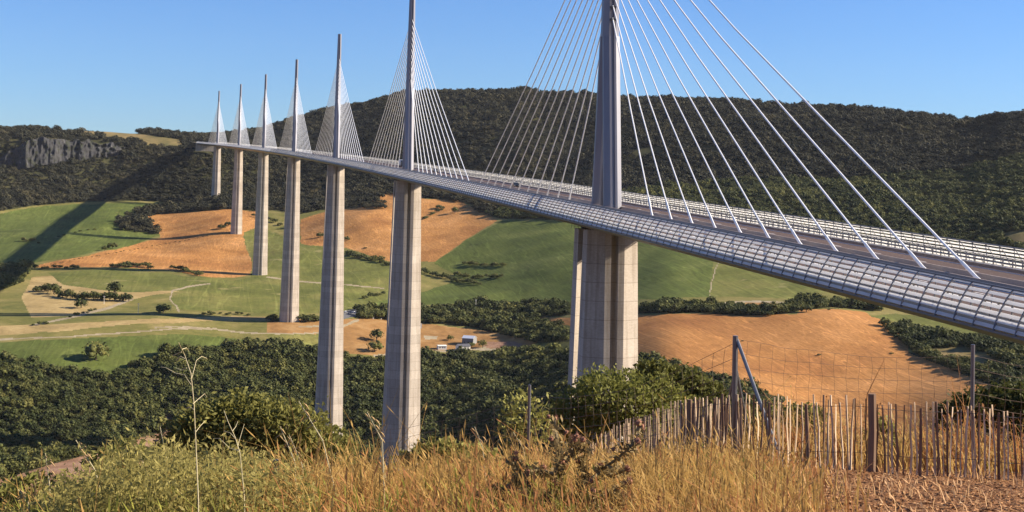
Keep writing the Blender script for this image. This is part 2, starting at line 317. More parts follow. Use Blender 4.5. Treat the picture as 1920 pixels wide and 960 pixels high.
CLASSES = [   # (object name, material, polygon, later ones win)
 ('field','green', [(-300,402),(0,400),(60,388),(150,383),(270,380),(285,384),(262,396),(222,412),(232,430),(300,440),(250,460),(150,478),(70,492),(-60,516),(-300,540)], 'green crop field at the left, crossed by the long bridge shadow'),
 ('field','orange', [(262,410),(300,400),(360,397),(430,392),(480,396),(497,420),(455,437),(462,470),(472,490),(470,516),(440,521),(395,520),(300,505),(200,500),(60,502),(90,493),(160,480),(230,464),(300,446),(296,430)], None),
 ('field','green2', [(455,437),(500,430),(560,455),(640,470),(735,495),(735,568),(640,586),(540,590),(400,582),(330,580),(320,560),(345,545),(400,535),(471,520),(474,490)], None),
 ('field','orange', [(563,412),(610,397),(690,385),(705,362),(745,362),(800,372),(860,375),(890,390),(935,412),(880,445),(815,490),(735,492),(650,465),(563,458)], None),
 ('field','green', [(812,494),(880,447),(940,414),(1085,414),(1200,450),(1340,480),(1410,495),(1560,545),(1480,560),(1340,556),(1100,566),(900,566),(830,570),(750,575),(700,580),(680,572),(735,560),(800,545),(845,530),(850,512)], None),
 ('field','green2', [(1340,478),(1410,487),(1560,545),(1480,560),(1328,556)], None),
 ('field','orange2', [(1180,591),(1300,588),(1400,592),(1495,588),(1500,580),(1560,579),(1620,585),(1665,605),(1700,640),(1705,662),(1800,700),(1865,727),(1830,745),(1750,765),(1840,900),(1480,900),(1440,748),(1350,712),(1200,672),(1180,668)], None),
 ('field','orange', [(1005,594),(1080,596),(1080,612),(1040,606)], None),
 ('field','ochre', [(1395,567),(1460,567),(1455,580),(1400,578)], None),
 ('field','green2', [(1632,592),(1680,588),(1800,600),(1860,628),(1790,628),(1700,608)], None),
 ('field','straw', [(-300,613),(0,612),(150,605),(300,598),(440,592),(500,594),(510,602),(400,602),(250,608),(100,622),(0,630),(-300,640)], None),
 ('field','green', [(-300,644),(0,642),(200,632),(330,626),(430,634),(500,640),(380,652),(300,668),(230,700),(190,700),(100,690),(0,676),(-300,676)], None),
 ('field','green2', [(500,625),(600,628),(600,650),(505,650)], None),
 ('field','ochre', [(500,603),(560,598),(735,598),(735,670),(640,662),(600,668),(600,626),(500,624)], None),
 ('field','ochre', [(780,606),(900,618),(1010,640),(980,654),(860,654),(780,660)], None),
 ('field','straw', [(60,520),(150,513),(300,520),(340,545),(250,560),(150,590),(60,596),(40,560)], None),
 ('field','green2', [(90,512),(205,504),(380,520),(440,528),(345,545),(220,548),(120,535)], None),
 ('field','green2', [(1440,452),(1480,455),(1480,462),(1440,462)], None),
 ('hilltop','scrub', [(85,240),(170,240),(215,244),(290,255),(335,262),(345,276),(300,276),(230,262),(150,250),(90,247)], None),
 ('hilltop','scrub', [(1870,436),(1985,428),(1985,462),(1890,458)], None),
 ('track','road', stroke([(-300,648),(0,637),(120,632),(260,622),(330,616),(400,617),(440,622),(520,626),(600,624)], [3,3,2.2,2.2,3,3.5,3,2.2,2.2]), None),
 ('track','road', stroke([(395,616),(330,612),(290,614)], 3), None),
 ('track','road', stroke([(60,610),(120,598),(200,578),(250,560)], [3,4,5,4]), None),
 ('track','road', stroke([(322,545),(318,560),(330,575),(338,585)], 3), None),
 ('track','road', stroke([(322,545),(350,538),(395,532)], 2.5), None),
 ('track','road', stroke([(500,520),(560,527),(620,532),(720,540)], 2.5), None),
 ('track','road', stroke([(560,612),(640,612),(660,604),(672,600)], [2,5,5,4]), None),
 ('track','road', stroke([(1240,571),(1330,569),(1420,566),(1500,568),(1560,566),(1700,568)], 3.5), None),
 ('track','road', stroke([(1328,556),(1334,530),(1346,492)], 1.8), None),
 ('track','road', stroke([(700,668),(790,660),(870,656),(930,655)], 4), None),
 ('clearing','scrub', [(1738,652),(1800,648),(1865,666),(1898,698),(1840,692),(1758,674)], None),
 ('car_park','tar', [(643,583),(668,579),(672,592),(645,598)], None),
 ('yard','road', [(796,629),(822,631),(820,637),(798,636)], None),
 ('yard','pink', [(905,640),(960,641),(1003,650),(960,654),(905,652)], None),
 ('yard','road', [(845,657),(910,650),(912,653),(850,661)], None),
 ('track','pink', PATHL, None),
]
WOODS = [   # traced outlines of the woods; trees are scattered over the ground inside them
 [(-900,690),(-60,682),(0,674),(60,684),(150,704),(205,708),(240,694),(330,660),(430,652),(500,645),(560,656),(600,658),(690,678),(790,668),(900,667),(1000,657),(1072,660),(1180,668),(1330,708),(1460,755),(1470,900),(1850,900),(1900,740),(2300,760),(2300,1500),(-900,1500)],
 [(700,590),(850,574),(900,570),(1072,572),(1072,590),(1000,598),(1060,618),(1072,640),(1000,644),(940,628),(880,612),(790,606),(740,604)],
 [(667,580),(735,580),(735,598),(672,598)],
 [(1652,612),(1700,608),(1760,628),(1920,640),(2300,650),(2300,760),(1920,735),(1870,724),(1800,700),(1720,668),(1695,645)],
 [(262,398),(300,386),(430,378),(432,392),(360,397),(300,402),(270,410),(300,438),(285,440),(230,432),(216,420),(222,410)],
 [(640,370),(700,362),(722,380),(720,392),(650,390),(636,384)],
 [(880,378),(960,392),(1080,400),(1085,413),(940,410),(895,398)],
 [(1195,574),(1380,572),(1400,580),(1460,580),(1500,562),(1560,570),(1640,572),(1655,584),(1560,576),(1500,582),(1480,588),(1400,592),(1300,586),(1195,588)],
 [(-60,505),(0,500),(60,500),(40,530),(0,545),(-60,560)],
]
CLEAR = [[(1740,655),(1800,650),(1860,668),(1890,695),(1840,690),(1760,672)], [(-60,690),(-60,690)]]
def wood_mask(P):
    foot = np.interp(P[..., 0], [p[0] for p in FOOT], [p[1] for p in FOOT])
    m = P[..., 1] < foot
    for q in WOODS: m |= inpoly(P, q)
    for name, mk, q, _ in CLASSES:
        if name in ('hilltop', 'track'): m &= ~inpoly(P, q)
    m &= ~inpoly(P, CLEAR[0])
    return m

a0 = math.atan2(*ray(-50, 500)[:2]); a1 = math.atan2(*ray(1970, 500)[:2])
acol = np.concatenate([np.linspace(-math.pi, a0-.02, 30), np.linspace(a0, a1, 940), np.linspace(a1+.02, math.pi, 30)])
drow = np.concatenate([[.5], np.linspace(2, 36, 110), np.geomspace(37, 820, 46), np.arange(824, 2900, 3.4), np.linspace(2904, 3600, 60), [4200, 5500, 8000, 13000]])
AA, DD = np.meshgrid(acol, drow); GX = C[0]+np.sin(AA)*DD; GY = C[1]+np.cos(AA)*DD; GG = GZ(GX, GY)
nr, nc = AA.shape
V = np.stack([GX, GY, GG], -1)
idx = np.arange(nr*nc).reshape(nr, nc)
Q = np.stack([idx[:-1, :-1], idx[:-1, 1:], idx[1:, 1:], idx[1:, :-1]], -1).reshape(-1, 4)
cen = V.reshape(-1, 3)[Q].mean(1); PC = proj(cen); Dc = np.hypot(cen[:, 0]-C[0], cen[:, 1]-C[1]); Ac = np.arctan2(cen[:, 0]-C[0], cen[:, 1]-C[1])
front = (np.abs(Ac-YAW) < .75)
# wobble the traced edges a little, as real field margins do
Pw = PC+np.stack([(vnoise(cen[:, 0]/22, cen[:, 1]/22, 21)-.5)*4, (vnoise(cen[:, 0]/22, cen[:, 1]/22, 22)-.5)*2.4], -1)
cls = np.full(len(Q), -1); far = (Dc > 100) & front
for k, (nm, mk, poly, lb) in enumerate(CLASSES):
    sel = far & (Dc > 640) & inpoly(Pw, poly); cls[sel] = k
wm = far & (wood_mask(PC) | (Dc < 760)); cls[wm & (cls < 0)] = -2
cls[(cls < 0) & far & (Dc < 1230) & (PC[:, 1] > 660) & (cls != -2)] = -2
cls[~far] = -3
def ground_obj(name, sel, m, parent=None):
    q = Q[sel]; u, inv = np.unique(q, return_inverse=True)
    me = fastmesh(name, V.reshape(-1, 3)[u], inv.reshape(-1, 4), m, True)
    return link(name, me, parent)
cnt = {}
tag(ground_obj('ground', cls == -3, MT['ground']), kind='structure')
tag(ground_obj('meadow', cls == -1, MT['meadow']), kind='structure')
tag(ground_obj('hillside', cls == -2, MT['floor']), kind='structure')
for k, (nm, mk, poly, lb) in enumerate(CLASSES):
    if (cls == k).any(): tag(ground_obj(nm, cls == k, MT[mk]), kind='structure')

# ---------------------------------------------------------------- viaduct
def deck(s, X=0., Z=0.): return np.array([CV*s*s/2+X, s, SL*s+Z])
S0, S1 = -204., 2256.
WHITE = simple('white coated steel', (.74, .74, .75), .45, 0, .4)
CABLE = simple('cable sheath', (.80, .80, .78), .4, 0, .4)
MAST = N('grey painted steel'); _f = MAST.noise(.25, 4, .6, stretch=(1, 1, .12)); MAST = MAST.out(MAST.ramp(_f, [(.35, (.175, .17, .185)), (.65, (.235, .23, .25))]), .45, .25, .45)
DARK = simple('dark metal', (.05, .05, .055), .5, .3)
def concrete():
    x = N('pier concrete'); n1 = x.noise(.18, 6, .7, stretch=(1, 1, .5)); n2 = x.noise(1.3, 5, .7, stretch=(1, 1, 3))
    sp = x.n.new('ShaderNodeSeparateXYZ'); x.l.new(x.co, sp.inputs[0])
    dv = x.n.new('ShaderNodeMath'); dv.operation = 'DIVIDE'; dv.inputs[1].default_value = 4.; x.l.new(sp.outputs[2], dv.inputs[0])
    fr = x.n.new('ShaderNodeMath'); fr.operation = 'FRACT'; x.l.new(dv.outputs[0], fr.inputs[0])
    fl = x.n.new('ShaderNodeMath'); fl.operation = 'FLOOR'; x.l.new(dv.outputs[0], fl.inputs[0])
    wn = x.n.new('ShaderNodeTexWhiteNoise'); wn.noise_dimensions = '1D'; x.l.new(fl.outputs[0], wn.inputs['W'])
    col = x.ramp(n1, [(.25, (.40, .345, .28)), (.5, (.47, .415, .345)), (.75, (.54, .485, .41))])
    col = x.mix(1., col, x.ramp(wn.outputs[0], [(0, (.88, .87, .86)), (1, (1.06, 1.05, 1.04))]), 'MULTIPLY')
    col = x.mix(1., col, x.ramp(fr.outputs[0], [(0, (.72, .71, .70)), (.03, (.74, .73, .72)), (.05, (1, 1, 1))]), 'MULTIPLY')
    col = x.mix(.7, col, x.ramp(n2, [(.35, (.80, .78, .76)), (.6, (1.04, 1.03, 1.02))]), 'MULTIPLY'); n3 = x.noise(.9, 4, .7, stretch=(1, 1, .04)); col = x.mix(.8, col, x.ramp(n3, [(.36, (.72, .69, .65)), (.55, (1.03, 1.02, 1.01))]), 'MULTIPLY'); x.bump(n2, .25, .1)
    return x.out(col, .85, 0, .2)
CONC = concrete()
ASPH = N('brown asphalt'); _f = ASPH.noise(.6, 5, .7, stretch=(1, .05, 1)); ASPH = ASPH.out(ASPH.ramp(_f, [(.3, (.070, .042, .030)), (.7, (.105, .066, .048))]), .8, 0, .3)
def slat_mat():
    x = N('clear acrylic louvre'); n = x.noise(.5, 4, .7, stretch=(1, .6, 3)); c = x.ramp(n, [(.35, (.72, .72, .72)), (.65, (.88, .88, .87))])
    x.out(c, .42, 0, .5); tr = x.n.new('ShaderNodeBsdfTranslucent'); tr.inputs[0].default_value = (.92, .91, .88, 1); ms = x.n.new('ShaderNodeMixShader'); ms.inputs[0].default_value = .58
    x.l.new(x.p.outputs[0], ms.inputs[1]); x.l.new(tr.outputs[0], ms.inputs[2]); x.l.new(ms.outputs[0], x.o.inputs[0]); return x.m
SLAT = slat_mat()
V0 = empty('viaduct', (0, 0, 0)); tag(V0, 'long cable-stayed viaduct on seven tall concrete piers crossing the valley', 'viaduct')
def sweep(pts, s0=S0, s1=S1, step=12., b=None):
    b = b or MB(); n = max(2, int((s1-s0)/step)+1)
    b.loft([[deck(s, X, Z) for X, Z in pts] for s in np.linspace(s0, s1, n)]); return b
sweep([(-16, -.25), (-16, -1.05), (-12.8, -1.75), (-5.5, -4.2), (5.5, -4.2), (12.8, -1.75), (16, -1.05), (16, -.25), (14.6, -.12), (-14.6, -.12)]).build('deck', simple('grey deck steel', (.30, .27, .24), .5, .2), V0)
b = MB()
for sg in (-1, 1): sweep([(sg*2.1, -.117), (sg*2.1, -.02), (sg*13.7, -.02), (sg*13.7, -.117)][::sg], b=b)
b.build('road_surface', ASPH, V0)
b = MB()
for sg in (-1, 1):
    for X in (3.0, 10.2): sweep([(sg*X-.15, -.016), (sg*X-.15, -.005), (sg*X+.15, -.005), (sg*X+.15, -.016)], b=b)
    for s in np.arange(S0+4, 900, 13.): sweep([(sg*6.6-.1, -.016), (sg*6.6-.1, -.005), (sg*6.6+.1, -.005), (sg*6.6+.1, -.016)], s, s+3, 3, b)
b.build('lane_marking', simple('road paint', (.75, .72, .68), .7), V0)
b = MB()
for sg in (-1, 1): sweep([(sg*1.9-.18, -.114), (sg*1.9-.1, .62), (sg*1.9+.1, .62), (sg*1.9+.18, -.114)], b=b)
b.build('median_barrier', simple('median rail', (.34, .27, .22), .6), V0)
b = MB(); sweep([(13.75, -.114), (13.75, .06), (14.9, .06), (14.9, -.114)], b=b); sweep([(-14.9, -.114), (-14.9, .06), (-13.75, .06), (-13.75, -.114)], b=b)
b.build('kerb', simple('pale kerb', (.6, .56, .5), .7), V0)
# crash barriers: rails plus posts
def post_bm(sg, s):
    b = MB(); b.box(deck(s, sg*13.95, .62), (.14, .14, 1.15)); b.box(deck(s, sg*13.8, .95), (.2, .1, .12)); return b
BAR = simple('barrier steel', (.30, .27, .24), .5, .4)
for sg in (1, -1):
    b = MB()
    for z, h in ((.45, .16), (.8, .16), (1.15, .09)): sweep([(sg*13.75-.04, z), (sg*13.75-.04, z+h), (sg*13.75+.04, z+h), (sg*13.75+.04, z)], b=b)
    rail = b.build('crash_barrier', BAR, V0)
    ss = np.arange(S0+2, S1, 2.27)
    if sg == 1:
        near = [s for s in ss if -176 < s < 45][:96]
        for s in near: post_bm(sg, s).build('barrier_post', BAR, rail)
        rest = [s for s in ss if s not in near and s < 900]
    else: rest = [s for s in ss if s < 300]
    b = MB()
    for s in rest: b.box(deck(s, sg*13.95, .62), (.14, .14, 1.15))
    tag(b.build('barrier_post', BAR, rail), kind='stuff')
# wind screens: curved louvres on ribs
ARC = [(-14.95, 2.45), (-15.3, 2.05), (-15.62, 1.6), (-15.92, 1.1), (-16.2, .58), (-16.45, .05), (-16.65, -.5), (-16.8, -1.05)]
arc = np.array(ARC); at_ = np.linspace(0, 1, len(ARC))
def arcp(t): return np.array([np.interp(t, at_, arc[:, 0]), np.interp(t, at_, arc[:, 1])])
def rib_bm(sg, s):
    b = MB(); ring = []
    for t in np.linspace(0, 1, 8):
        x, z = arcp(t); nx, nz = .87, .5; o = .1
        ring.append([deck(s-.05, -sg*(x+.10), z), deck(s+.05, -sg*(x+.10), z), deck(s+.05, -sg*(x-o), z), deck(s-.05, -sg*(x-o), z)])
    b.loft(ring); b.tube([deck(s, -sg*(-14.9), 2.4), deck(s, -sg*(-15.2), 0), deck(s, -sg*(-15.4), -.4)], .06, 4)
    return b
RIB = simple('screen rib steel', (.15, .15, .16), .45, .4)
for sg in (-1, 1):
    b = MB(); NSL = 7
    for i in range(NSL):
        t0 = (i+.05)/NSL; t1 = (i+(.54 if i else .46))/NSL
        p0 = arcp(t0); p1 = arcp(t1); p1 = p1+np.array([-.06, -.02]); p0 = p0+np.array([.05, 0])
        q = [(sg*-p0[0], p0[1]), (sg*-p1[0], p1[1]), (sg*-(p1[0]+.035), p1[1]-.01), (sg*-(p0[0]+.035), p0[1]-.02)]
        if sg == 1: q = q[::-1]
        sweep(q, b=b, step=17)
    scr = b.build('wind_screen', SLAT, V0)
    b = MB()
    for t, r_ in ((0, .07), (1, .09)):
        x, z = arcp(t); sweep([(sg*-(x-r_), z-r_), (sg*-(x+r_), z-r_), (sg*-(x+r_), z+r_), (sg*-(x-r_), z+r_)][::-1 if sg == 1 else 1], b=b, step=17)
    b.build('screen_rail', RIB, scr)
    ss = np.arange(S0+1.2, S1, 3.4)
    lim = 96 if sg == -1 else 0
    nearr = list(ss[ss > -199][:lim]) if lim else []
    for s in nearr: rib_bm(sg, s).build('screen_rib', RIB, scr)
    b = MB()
    for s in ss:
        if s in nearr: continue
        if s < 1100: rb = rib_bm(sg, s); b.add(np.concatenate(rb.v), rb.f)
    tag(b.build('screen_rib', RIB, scr), kind='stuff')
# piers
def half_ring(W, L0, L1, z, s, notch=False, north=True):
    """one column's outline in plan: W half width, L0 outer end, L1 inner end (distances along the road)"""
    g = .55; f = min(2.15, W*.4); ch = (W-f)*.6
    sgn = -1 if north else 1
    o = [(-W, L1), (-W, L0-ch), (-f, L0), (-g-.25, L0-.0), (-g, L0-1.3), (g, L0-1.3), (g+.25, L0), (f, L0), (W, L0-ch), (W, L1)]
    if notch: o += [(W*.3, L1+2.6), (0, L1+2.6), (-W*.3, L1+2.6)]
    else: o += [(W*.45, L1), (0, L1), (-W*.45, L1)]
    c = deck(s); r_ = [np.array([c[0]+x, s+sgn*y, z]) for x, y in o]
    return r_ if north else r_[::-1]
PB = {}
for i, (s, by) in enumerate([(0, None), (342, None), (684, None), (1026, 600), (1368, 516), (1710, 437), (2052, 368)]):
    c = deck(s); zt = c[2]-4.75; zb = float(GZ(c[0], s))
    if s == 0: zb = -100
    if s == 342: zb = min(zb, -235)
    PB[s] = zb; H = zt-zb
    b = MB()
    for north in (True, False):
        rings = []
        for d in list(np.linspace(0, min(90, H), 8))+([np.float64(x) for x in np.linspace(96, H+6, 7)] if H > 96 else [H+6]):
            W = 5.6+.021*d; L0 = 8+.02*d; gap = max(0., 2.1*(1-d/90.)) if H > 96 else 2.1*(1-.35*d/90)
            rings.append(half_ring(W, L0, max(gap, 0), zt-d, s, gap > .1, north))
        b.loft(rings[::-1])
    p = b.build('pier', CONC, V0)
    b = MB()
    for sy in (-5.2, 5.2):
        for sx in (-3.4, 3.4): b.box((c[0]+sx, s+sy, zt+.28), (1.5, 1.5, .56))
    b.build('bearing', DARK, p)
    if s == 0:
        b = MB()
        for (x0, y0, x1, y1) in ((-6.2, -6.5, -6.2, 6.5), (-6.2, -6.5, -4.4, -8.0)):
            for z in (.55, 1.1): b.tube([(c[0]+x0, s+y0, zt+z), (c[0]+x1, s+y1, zt+z)], .035, 4)
            for t in np.linspace(0, 1, 5): b.tube([(c[0]+x0+(x1-x0)*t, s+y0+(y1-y0)*t, zt), (c[0]+x0+(x1-x0)*t, s+y0+(y1-y0)*t, zt+1.1)], .035, 4)
        b.build('safety_rail', DARK, p)
# pylons
def mring(cx, cy, z, hx, hy, gx=.35):
    o = [(-hx, -hy*.35), (-hx*.42, -hy), (-gx*.9, -hy), (-gx*.7, -hy+.35), (gx*.7, -hy+.35), (gx*.9, -hy), (hx*.42, -hy), (hx, -hy*.35),
         (hx, hy*.35), (hx*.42, hy), (-hx*.42, hy), (-hx, hy*.35)]
    return [np.array([cx+x, cy+y, z]) for x, y in o]
stuff_c = MB()
for i, s in enumerate((0, 342, 684, 1026, 1368, 1710, 2052)):
    c = deck(s); b = MB()
    for sy in (-1, 1):
        b.loft([mring(c[0], s+sy*(5.2*(1-t)+1.1*t), c[2]-.1+38*t, 1.95-.1*t, 1.5-.2*t) for t in np.linspace(0, 1, 5)])
    b.loft([mring(c[0], s, c[2]+37.9+t*49.1, 1.87-.65*t, 2.35-1.05*t) for t in np.linspace(0, 1, 6)])
    py = b.build('pylon', MAST, V0)
    b = MB()
    for k in range(11):
        z = 41.5+2.75*k; t = (z-38)/49
        for sy in (-1, 1): b.box((c[0], s+sy*(2.35-1.05*t), c[2]+z), (1.5-.5*t, .7, .4))
    b.build('anchor_head', DARK, py)
    for k in range(11):
        z = 41.8+2.75*k; t = (z-38)/49
        for sy in (-1, 1):
            top = np.array([c[0], s+sy*(2.3-1.0*t), c[2]+z]); bot = deck(s+sy*(35.4+12.51*k), 0, -.1)
            cb = stuff_c if i >= 4 else MB(); v = bot-top; Lc = np.linalg.norm(v); v /= Lc
            cb.tube([top, top+v*(Lc*.5)-np.array([0, 0, Lc*.006]), bot-v*5], .15 if i < 1 else (.165 if i < 4 else .19), 6)
            cb.tube([bot-v*5, bot-v*4.6, bot-v*1.2, bot], [.14, .2, .2, .3], 8)
            if i < 4: cb.build('stay_cable', CABLE, py)
tag(stuff_c.build('stay_cable', CABLE, V0), kind='stuff')
# far abutment
b = MB(); c = deck(S1); b.box((c[0], S1+6, c[2]-8), (34, 14, 14)); b.build('abutment', CONC, V0)
b = MB(); c = deck(S0); b.box((c[0], S0-7, c[2]-11), (34, 14, 20)); b.build('abutment', CONC, V0)
# road beyond the viaduct
b = MB(); pts = [deck(S1+t) for t in (12, 60, 140, 260)]
b.loft([[p+[-13, 0, -.3], p+[-13, 0, -.1], p+[13, 0, -.1], p+[13, 0, -.3]] for p in pts]); tag(b.build('road', MT['road']), kind='structure')

# ---------------------------------------------------------------- vehicles and signs on the deck
GLASS = simple('dark glass', (.02, .025, .03), .15, 0, .6); TYRE = simple('tyre', (.02, .02, .02), .9)
LAMP = simple('headlight', (.8, .8, .75), .2)
def wheel(b, x, y, r, wd):
    n = 14; ring = [[(x+dx, y+r*math.cos(2*math.pi*k/n), r+r*math.sin(2*math.pi*k/n)) for k in range(n)] for dx in (-wd/2, wd/2)]; b.loft(ring)
def car(s, X, col, label, rz=0):
    p = deck(s, X, -.02); t = empty('car', p, rz); t.rotation_euler[0] = math.atan(SL)*(1 if rz == 0 else -1); tag(t, label, 'car')
    m = simple('car paint', col, .3, .3, .5); b = MB()
    prof = [(-2.1, .35), (-2.15, .8), (-1.2, .95), (-.55, 1.45), (1.2, 1.47), (1.95, 1.0), (2.1, .9), (2.1, .35)]
    b.loft([[(x*f, y*(1 if abs(x) < .86 else .985), z*(1 if z < 1.2 or abs(x) < .7 else .97)) for y, z in prof] for x, f in ((-.88, 1), (-.72, 1), (.72, 1), (.88, 1))]); b.build('body', m, t)
    b = MB(); b.add([(-.66, -1.19, .97), (.66, -1.19, .97), (.6, -.58, 1.42), (-.6, -.58, 1.42)], [(0, 1, 2, 3)]); b.add([(-.66, 1.93, 1.03), (.66, 1.93, 1.03), (.6, 1.24, 1.45), (-.6, 1.24, 1.45)], [(1, 0, 3, 2)])
    for sx in (-1, 1): b.add([(sx*.885, -1.0, .98), (sx*.885, 1.7, 1.0), (sx*.885, 1.15, 1.4), (sx*.885, -.5, 1.38)], [(0, 1, 2, 3)])
    b.build('window', GLASS, t)
    for x in (-.8, .8):
        for y in (-1.35, 1.35): w_ = MB(); wheel(w_, x, y, .33, .22); w_.build('wheel', TYRE, t)
        h = MB(); h.box((x*.8, -2.13, .68), (.3, .06, .14)); h.build('headlight', LAMP, t)
    return t
car(131, 6.0, (.02, .022, .028), 'small black car on the road between the nearest two pylons')
car(366, 4.6, (.16, .03, .025), 'dark red car just left of the second nearest pylon')
car(316, 8.6, (.04, .045, .05), 'dark grey car just right of the second nearest pylon')
def truck(s, X):
    p = deck(s, X, -.02); t = empty('truck', p); t.rotation_euler[0] = math.atan(SL); tag(t, 'dark blue lorry with pale trailer behind the stays, left of the second nearest pylon', 'lorry')
    b = MB(); b.box((0, -5.6, 1.75), (2.4, 2.0, 2.5)); b.add([(-1.2, -6.6, 3.0), (1.2, -6.6, 3.0), (1.2, -4.6, 3.0), (-1.2, -4.6, 3.0), (-1.1, -5.4, 3.6), (1.1, -5.4, 3.6), (1.1, -4.6, 3.6), (-1.1, -4.6, 3.6)], [(0, 1, 5, 4), (1, 2, 6, 5), (3, 0, 4, 7), (4, 5, 6, 7), (2, 3, 7, 6)])
    cab = b.build('cab', simple('navy paint', (.01, .018, .035), .35, .2, .5), t)
    b = MB(); b.box((0, -6.62, 2.35), (2.1, .04, .85)); b.build('windscreen', GLASS, cab)
    b = MB(); b.box((0, .8, 2.45), (2.5, 9.6, 2.7)); b.box((0, .8, .95), (.9, 9.2, .25)); b.build('trailer', simple('grey tarpaulin', (.36, .37, .42), .6), t)
    for x in (-1.05, 1.05):
        for y in (-5.5, -3.0, 2.6, 3.9): w_ = MB(); wheel(w_, x, y, .5, .3); w_.build('wheel', TYRE, t)
truck(425, 8.6)
t = empty('road_sign', deck(-147.5, 14.3, 0)); tag(t, 'square dark road sign seen from behind at the far crash barrier', 'road sign')
b = MB(); b.box((0, 0, 1.9), (1.35, .07, 1.3)); b.build('panel', simple('sign back', (.045, .045, .04), .7), t)
b = MB(); b.tube([(-.4, .08, -.1), (-.4, .08, 2.4)], .04, 6); b.tube([(.4, .08, -.1), (.4, .08, 2.4)], .04, 6); b.build('post', DARK, t)

# ---------------------------------------------------------------- trees
def ico(sub):
    import bmesh
    bm = bmesh.new(); bmesh.ops.create_icosphere(bm, subdivisions=sub, radius=1); v = np.array([x.co[:] for x in bm.verts]); f = [tuple(q.index for q in p.verts) for p in bm.faces]; bm.free(); return v, np.array(f)
ICO1 = ico(1); ICO2 = ico(2)
def crown_mesh(name, m, seed, lobes=34, tall=1.0, fine=True):
    r = np.random.default_rng(seed); Vs = []; Fs = []; n = 0; v0, f0 = ICO1
    for k in range(lobes):
        th = r.uniform(0, 2*math.pi); u = r.uniform(-.55, 1); rr = math.sqrt(max(0, 1-u*u)); q = r.uniform(.3, 1.05)*(1+.25*math.sin(2*th+seed))
        c = np.array([math.cos(th)*rr*q, math.sin(th)*rr*q, (.82+u*.62*q)*tall]); sz = r.uniform(.13, .40)
        v = v0*(1+r.uniform(-.42, .42, (len(v0), 1)))*sz*np.array([1, 1, .8])+c; Vs.append(v); Fs.append(f0+n); n += len(v)
    # loose leaf clumps break the outline
    k = 260; th = r.uniform(0, 2*math.pi, k); u = r.uniform(-.6, 1, k); rr = np.sqrt(1-u*u); q = r.uniform(.85, 1.22, k)
    c = np.stack([np.cos(th)*rr*q, np.sin(th)*rr*q, (.82+u*.66*q)*tall], 1)
    T = (r.normal(size=(k, 3, 3))*.085)+c[:, None]; Vs.append(T.reshape(-1, 3)); Fs.append(np.arange(k*3).reshape(-1, 3)+n)
    return fastmesh(name, np.concatenate(Vs), np.concatenate(Fs), m, False, 3)
CR = [crown_mesh('crown', LF['oak'], 3), crown_mesh('crown', LF['oak'], 5, 30, 1.2), crown_mesh('crown', LF['oak'], 8, 40, .85), crown_mesh('crown', LF['oak'], 13, 26, 1.0)]
def trunk_mesh():
    b = MB(); b.tube([(0, 0, -.25), (.02, .01, .2), (-.02, .03, .7)], [.1, .075, .05], 6)
    for k in range(4): a = k*1.6; b.tube([(0, .01, .25+.08*k), (math.cos(a)*.3, math.sin(a)*.3, .6+.1*k), (math.cos(a)*.5, math.sin(a)*.5, .85+.1*k)], [.045, .03, .012], 5)
    return b.mesh('trunk', BARK)
TRM = trunk_mesh(); protos = []
def tree(P, r, label, cat='tree', name='tree', group=None, k=None, squash=1.):
    k = rnd.randrange(4) if k is None else k
    t = empty(name, P, rnd.uniform(0, 6.28)); t.scale = (r, r, r*squash); tag(t, label, cat, group)
    cr = link('crown', CR[k], t); link('trunk', TRM, t)
    if len(protos) < 4 and all(p.data != CR[k] for p in protos): protos.append(cr)
    return t
def mpp(P): return np.hypot(P[0]-C[0], P[1]-C[1])/F
solo = [ # px, py (foot), crown width px, label
 (180,676,44,'large spreading tree alone in the dark green field at lower left, with long shadow',0),
 (215,553,26,'round tree standing above the hedge line on the yellow meadow at left',1),
 (306,587,26,'dark bushy tree beside the bend of the pale track',2),
 (152,578,22,'pale bush beside the track below the row of field trees',3),
 (853,400,13,'small lone tree on the orange field right of the second pier',1),
 (649,452,11,'small lone tree in the orange field just right of the third pier',3),
 (601,445,12,'small lone tree in the orange field just left of the third pier',0),
 (211,466,17,'pale round bush at the lower edge of the green field on the left',2),
 (196,471,11,'low dark bush beside the pale round one under the green field',1),
 (428,424,12,'small tree on the orange slope against the sixth pier',2),
 (416,430,12,'low bush on the orange slope left of the sixth pier',0),
 (706,640,24,'dark tree at the left foot of the second pier beside the ochre ground',1),
 (702,660,26,'broad green bush below the dark tree left of the second pier',3),
 (823,392,12,'bush at the top corner of the orange field right of the second pier',2),
 (912,614,14,'round tree behind the white roofed farm building',0),
 (905,652,16,'tree right of the white roofed farm building',1),
 (884,650,12,'tree in front of the white roofed farm building',2),
 (845,638,12,'small tree left of the white roofed farm building',3),
 (1572,579,14,'tall dark tree beside the road above the big orange field',1),
 (1512,585,20,'round tree at the top left corner of the raised orange field',2),
 (1536,667,8,'tiny scrub patch in the middle of the big orange field',3),
 (1672,664,7,'tiny scrub patch near the right side of the big orange field',0),
 (1554,582,6,'tiny bush on the crest of the big orange field',1),
 (685,466,7,'tiny scrub patch on the orange field between the second and third piers',2),
 (1334,568,16,'tree where the field path meets the valley road',0),
 (1392,640,5,'tiny weed clump on the left part of the big orange field',3),
]
for px, py, wpx, lb, k in solo:
    P = hit(px, py); r = wpx*mpp(P)/2/1.05; tree(P, r, lb, 'tree' if wpx > 8 else 'bush', 'tree' if wpx > 8 else 'bush', k=k, squash=1. if wpx > 8 else .5)
